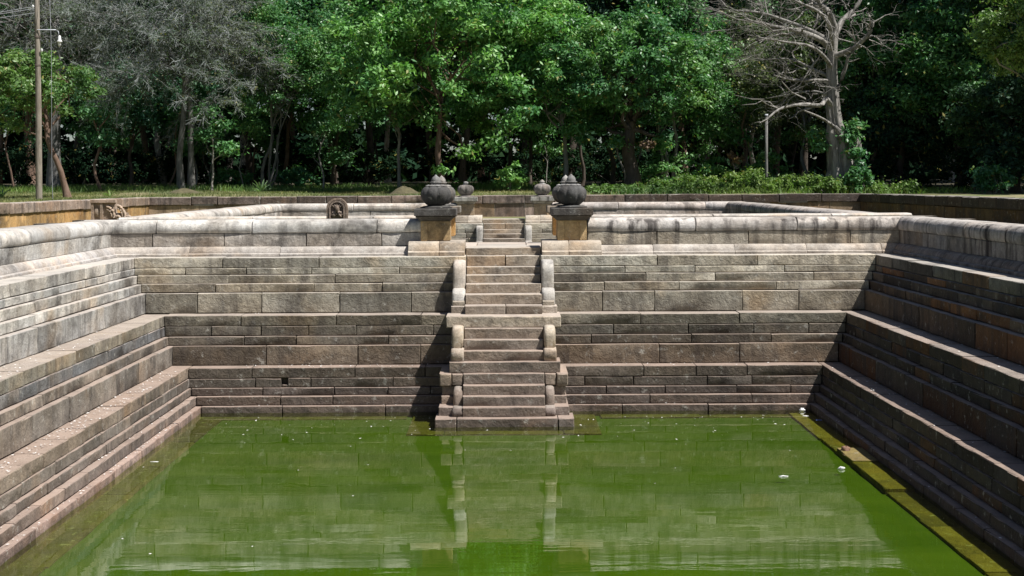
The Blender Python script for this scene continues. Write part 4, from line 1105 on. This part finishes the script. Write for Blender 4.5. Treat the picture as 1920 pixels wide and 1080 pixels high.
# earth mounds
M['mound'] = plain('mound_soil', (.115, .10, .05, 1), .95, 0, .6, 6)
def mound(x, D, w_, h_, label, seed):
    r = random.Random(seed); b = at(x, D); V = []; Fc = []; n = 24; k = 8
    for j in range(k + 1):
        q = j / k
        for i in range(n):
            a = 2 * math.pi * i / n; rr = w_ / 2 * q * (1 + .1 * math.sin(3 * a + seed)); V.append((b[0] + rr * math.cos(a), b[1] + rr * math.sin(a), b[2] - .06 + h_ * (math.cos(math.pi * q) * .5 + .5) * (1 + r.uniform(-.08, .08))))
    for j in range(k):
        for i in range(n):
            i2 = (i + 1) % n; Fc.append((j * n + i, (j + 1) * n + i, (j + 1) * n + i2, j * n + i2))
    o = mk('earth_mound', V, Fc, M['mound'], None, 180); tag(o, label, 'mound')
mound(757, 60, 2.0, .42, 'dry grassy earth mound left of the near pots', 1)
mound(345, 62, 2.2, .26, 'low dark earth mound in front of the twin trunks', 2)

# ------------------------------------------------------------------ utility pole, post, wires
def tube_obj(name, pts, rad, mat, parent, sides=8, loc=None):
    tb = Tubes(); tb.add([Vector(p) for p in pts], rad, sides)
    return tb.obj(name, mat, parent)
D = 50.0; xb = pxX(73, D); zb = gz(xb, D)
pole = empty('utility_pole', (xb, D, zb), 'weathered wooden utility pole with a lamp arm on the lawn', 'utility pole')
tube_obj('post', [(0, 0, -.3), (0, 0, 3), (-.03, 0, 6), (-.06, 0, 9.2)], [.118, .105, .09, .075], M['pole_wood'], pole, 12)
zl = pyZ(52, D) - zb
lx = lambda x: (x - 73) * D / F_PX
arm = tube_obj('lamp_arm', [(0, -.1, zl), (lx(108), -.12, zl + .0), (lx(113), -.12, zl - .06), (lx(114), -.12, zl - .22)], [.018] * 4, M['metal'], pole, 6)
V, Fc = lathe_pts([(.02, 0), (.05, -.03), (.055, -.14), (.09, -.20), (.10, -.22), (.06, -.24), (.055, -.32), (.03, -.38), (.001, -.39)], 0, 0, 14)
me = bpy.data.meshes.new('lamp'); me.from_pydata(V, [], Fc); me.update(); me.shade_smooth(); me.materials.append(M['white'])
lo = bpy.data.objects.new('lamp', me); col.objects.link(lo); lo.parent = arm; lo.location = (lx(115), -.12, zl - .2)
for (yy, sx) in ((8, -.16), (90, .14)):
    zi = pyZ(yy, D) - zb
    V, Fc = lathe_pts([(.001, -.05), (.03, -.05), (.045, -.02), (.03, 0), (.045, .02), (.03, .05), (.001, .06)], 0, 0, 10)
    me = bpy.data.meshes.new('insulator'); me.from_pydata(V, [], Fc); me.update(); me.shade_smooth(); me.materials.append(M['white'])
    io = bpy.data.objects.new('insulator', me); col.objects.link(io); io.parent = pole; io.location = (sx, -.06, zi)
for yy in (65, 118): tube_obj('band', [(0 - .02, 0, pyZ(yy, D) - zb - .03), (0 - .02, 0, pyZ(yy, D) - zb + .03)], [.108, .108], M['bark_dark'], pole, 12)
for k, (y0, y1) in enumerate(((8, 36), (12, 52), (20, 64))):
    zA = pyZ(y0, D); zB = pyZ(y1, 46)
    tb = Tubes(); a = Vector((xb - .1, D - .06, zA)); e = Vector((-42, 40, zA - 1.0 + .3 * k))
    pts = [a.lerp(e, i / 16) + Vector((0, 0, -1.3 * 4 * (i / 16) * (1 - i / 16))) for i in range(17)]
    tb.add(pts, [.012] * 17, 4); o = tb.obj('overhead_wire', M['wire']); tag(o, ('topmost', 'middle', 'lowest')[k] + ' of the overhead wires running left from the pole', 'wire', 'overhead wires')
D = 64.0; xq = pxX(1437, D); zq = gz(xq, D)
post = empty('straight_post', (xq, D, zq), 'slender pale straight post among the bushes left of the dead tree', 'post')
tube_obj('shaft', [(0, 0, -.2), (0, 0, 1.6), (0.02, 0, 3.4)], [.075, .07, .06], M['bark_stem'], post, 10)
tube_obj('cap', [(.02, 0, 3.4), (.02, 0, 3.46)], [.085, .06], M['metal'], post, 10)
# guy wire stake by the pole
D = 49.0; xs_ = pxX(99, D); zs = gz(xs_, D)
o = tube_obj('guy_wire', [(xs_, D, zs - .05), (xs_ - .03, D, zs + 1.2), (xs_ - .12, D + .3, zs + 5.2), (xs_ - .4, D + .9, zs + 8.6)], [.012, .008, .008, .008], M['wire'], None, 5)
tag(o, 'thin guy wire dropping to the lawn right of the utility pole', 'wire')

# ------------------------------------------------------------------ carved stones
def naga():
    D = 29.55; cx = pxX(632, D); zb = Z(1.30); w_ = .205; top = Z(.315)
    t = empty('carved_stele', (cx, D, zb), 'arched brown stele with carved coils standing on the coping', 'carved stone')
    def arch(wd, z0, z1, n=14):
        zc = z1 - wd; return [(wd, z0)] + [(wd * math.cos(math.pi * i / n), zc + wd * math.sin(math.pi * i / n)) for i in range(n + 1)] + [(-wd, z0)]
    colr = (.26, .20, .16, .35)
    P = arch(w_, zb, top); n = len(P)
    V = [(cx + x, D, z) for x, z in P] + [(cx + x, D + .2, z) for x, z in P]
    Fc = [tuple(range(n)), tuple(reversed(range(n, 2 * n)))] + [(j, i, n + i, n + j) for i, j in ((i, (i + 1) % n) for i in range(n))]
    mk('slab', V, [tuple(reversed(f)) for f in Fc], M['stone'], t, 35, color=colr)
    for (wo_, wi_, d) in ((w_ + .015, w_ - .03, .035), (w_ - .04, w_ - .075, .05)):
        A = arch(wo_, zb, top + (wo_ - w_)); B = arch(wi_, zb, top - (w_ - wi_)); n = len(A)
        V = [(cx + x, D - d, z) for x, z in A] + [(cx + x, D - d, z) for x, z in B] + [(cx + x, D + .05, z) for x, z in A] + [(cx + x, D + .05, z) for x, z in B]
        Fc = []
        for i in range(n - 1):
            Fc += [(i, n + i, n + i + 1, i + 1), (2 * n + i, i, i + 1, 2 * n + i + 1), (n + i, 3 * n + i, 3 * n + i + 1, n + i + 1)]
        mk('arch_band', V, Fc, M['smooth'], t, 35, color=(.33, .26, .21, .2))
    zc = top - .26
    def spiral(cx_, cz_, r0, turns, sgn, a0):
        return [Vector((cx_ + sgn * (r0 * (1 - .75 * i / 20)) * math.cos(a0 + turns * 6.28 * i / 20), D - .02, cz_ + (r0 * (1 - .75 * i / 20)) * math.sin(a0 + turns * 6.28 * i / 20))) for i in range(21)]
    for s in (-1, 1):
        tb = Tubes(); tb.add(spiral(cx + s * .055, zc - .06, .055, 1.3, s, -1.2), [.022] * 21, 7); tb.add(wiggle((cx, D - .02, zc + .06), (cx + s * .08, D - .02, zc - .12), 6, .1, r1), [.028] * 7, 7)
        o = tb.obj('carved_coil', M['smooth'], t, (-cx, -D, -zb)); o.color = (.36, .29, .24, .1)
    tb = Tubes(); tb.add([Vector((cx, D - .01, zc - .02)), Vector((cx, D - .03, zc + .05)), Vector((cx, D - .02, zc + .12))], [.03, .055, .025], 8)
    for i in range(5): tb.add([Vector((cx + .05 * (i - 2) * .5, D - .02, zc + .08)), Vector((cx + .05 * (i - 2), D - .03, zc + .15 - .012 * abs(i - 2)))], [.018, .014], 6)
    o = tb.obj('carved_hood', M['smooth'], t, (-cx, -D, -zb)); o.color = (.36, .29, .24, .1)
naga()
def scroll_panel():
    D = 46.5; x0, x1 = pxX(171, D), pxX(216, D); zb = Z(1.22); zt = Z(.50); cx = (x0 + x1) / 2
    t = empty('carved_balustrade', (cx, D, zb), 'carved scroll balustrade stone against the left boundary wall', 'carved stone')
    c = (.36, .28, .22, .35); m = D / F_PX
    V, Fc = block_local(x1 - x0, zt - zb, .25, r1, c=.02)
    W, Fc = to_world('end', (x0, D, zb), V, Fc); mk('panel', W, Fc, M['stone'], t, 35, color=c)
    for xx in (171, 188): box('pilaster', pxX(xx, D), pxX(xx + 5, D), D - .05, D + .05, zb + .02, zt - .10, t, (.40, .31, .24, .2))
    for (za, zc_) in ((zt - .10, zt + .01), (zb - .005, zb + .07)): box('band', x0 - .02, x1 + .02, D - .07, D + .1, za, zc_, t, (.40, .31, .25, .3))
    V, Fc = lathe_pts([(.001, -.16), (.09, -.13), (.11, 0), (.09, .13), (.001, .16)], 0, 0, 14)
    mk('boss', [(pxX(181, D) + x * .8, D + .02 + y * .5, (zb + zt) / 2 - .06 + z) for x, y, z in V], Fc, M['smooth'], t, 80, color=(.42, .33, .25, .1))
    for k, (xa, xe, yt) in enumerate(((196, 224, 384), (216, 244, 382))):
        for off, rad in ((0, .045), (.085, .035)):
            pts = []
            for i in range(9):
                a = math.pi / 2 * (1 - i / 8); pts.append(Vector((pxX(xa + 4, D) + (pxX(xe, D) - pxX(xa + 4, D) - .16 - off) * math.cos(a), D - .02, pyZ(404, D) + (pyZ(yt, D) - off - pyZ(404, D)) * math.sin(a))))
            ex, ez = pts[-1].x + .10 + off, pts[-1].z - .02
            if off == 0:
                for i in range(18):
                    a = math.pi + 2.6 * math.pi * i / 17; q = .115 * (1 - .78 * i / 17); pts.append(Vector((ex + q * math.cos(a), D - .04, ez + q * math.sin(a))))
            tb = Tubes(); tb.add(pts, [rad] * len(pts), 8); o = tb.obj('scroll', M['smooth'], t, (-cx, -D, -zb)); o.color = (.42, .33, .26, .2)
    V, Fc = block_local(pxX(238, D) - x1, .30, .22, r1, c=.02); W, Fc = to_world('end', (x1, D + .03, zb), V, Fc); mk('backing', W, Fc, M['stone'], t, 35, color=c)
scroll_panel()

# ------------------------------------------------------------------ petals and litter
def petals():
    rs = np.random.default_rng(3); P = []
    def strip(n, kind, s0, s1, H, u0, u1, clusters=6):
        cu = rs.uniform(u0, u1, clusters)
        for i in range(n):
            u = rs.normal(cu[rs.integers(clusters)], .9) if rs.random() < .7 else rs.uniform(u0, u1)
            if not (u0 < u < u1): continue
            s = rs.uniform(s0, s1); z = Z(H) + .006
            P.append({'left': (-(X0 - s), u, z), 'right': (X0 - s, u, z), 'end': (u, D0 - s, z)}[kind])
    strip(420, 'left', 1.68, 2.02, 3.33, 14, 25.6); strip(150, 'left', 1.05, 1.44, 2.436, 16, 26.3); strip(110, 'left', 2.23, 2.31, 3.985, 13, 25.3); strip(60, 'left', 2.12, 2.2, 3.825, 13, 25.4)
    strip(60, 'right', 1.68, 2.02, 3.33, 14, 25.6); strip(60, 'right', 2.12, 2.31, 3.985, 13, 25.3); strip(20, 'right', 1.05, 1.44, 2.436, 17, 26)
    strip(70, 'end', 1.70, 2.02, 3.33, -5, -1.3, 2); strip(30, 'end', 1.7, 2.02, 3.33, 1.2, 5); strip(30, 'end', 2.12, 2.3, 3.985, -5, 5); strip(14, 'end', 1.1, 1.4, 2.436, -5, 5)
    for i in range(110): P.append((rs.uniform(-4.8, 4.8), 25.2 - abs(rs.normal()) * 1.2, .004))
    for i in range(26): P.append((rs.uniform(-5.3, 5.3), rs.uniform(14, 25), .004))
    P = np.array(P); n = len(P); a = rs.uniform(0, 6.28, n); L = rs.uniform(.010, .024, n)
    t = np.stack([np.cos(a), np.sin(a), rs.uniform(-.3, .3, n)], 1) * L[:, None]; b = np.stack([-np.sin(a), np.cos(a), np.full(n, .15)], 1) * (L * .6)[:, None]
    P[:, 2] += .004
    V = np.stack([P - t, P + b, P + t, P - b], 1)
    o = mk_quads('fallen_petals', V, M['petal']); tag(o, 'tiny white petals strewn over the ledges and water', 'petals', kind='stuff')
petals()
def wpos(x, y): D = ZW * F_PX / (y - VPY - (x - VPX) * -.0052); return pxX(x, D), D
def litter(x, y, name, label, cat, mat, size, seed, sq=(1, 1, 1)):
    r = random.Random(seed); X, Y = wpos(x, y); V = []; Fc = []; n, k = 12, 7
    for j in range(k + 1):
        th = math.pi * j / k
        for i in range(n):
            a = 2 * math.pi * i / n; q = size * .72 * (1 + r.uniform(-.3, .3))
            V.append((X + q * sq[0] * math.sin(th) * math.cos(a), Y + q * sq[1] * math.sin(th) * math.sin(a), .35 * size * sq[2] + q * sq[2] * math.cos(th)))
    for j in range(k):
        for i in range(n):
            i2 = (i + 1) % n; Fc.append((j * n + i, (j + 1) * n + i, (j + 1) * n + i2, j * n + i2))
    o = mk(name, V, Fc, M[mat], None, 60); tag(o, label, cat)
litter(1502, 771, 'plastic_bag', 'crumpled white plastic bag floating in the far right corner', 'plastic bag', 'white', .07, 1, (1, .9, .75))
litter(1508, 780, 'plastic_scrap', 'flat white scrap floating just below the plastic bag', 'litter', 'white', .06, 7, (1.2, .7, .12))
litter(1533, 788, 'plastic_wrapper', 'small blue wrapper floating near the right ledge', 'litter', 'blue', .05, 2, (1.4, .7, .15))
litter(1583, 845, 'coconut_husk', 'brown husk lying on the wet right ledge', 'husk', 'husk', .085, 3, (1.05, .9, .75))
litter(1575, 880, 'plastic_cup', 'white crushed cup floating off the right ledge', 'cup', 'white', .05, 4, (1.3, .8, .7))
litter(1466, 894, 'plastic_bottle', 'thin pale floating bottle out in the green water', 'bottle', 'white', .05, 5, (2.0, .45, .35))
litter(287, 866, 'plastic_scrap', 'pale scrap floating by the left ledge', 'litter', 'white', .05, 6, (1.6, .6, .12))
bpy.context.view_layer.update()
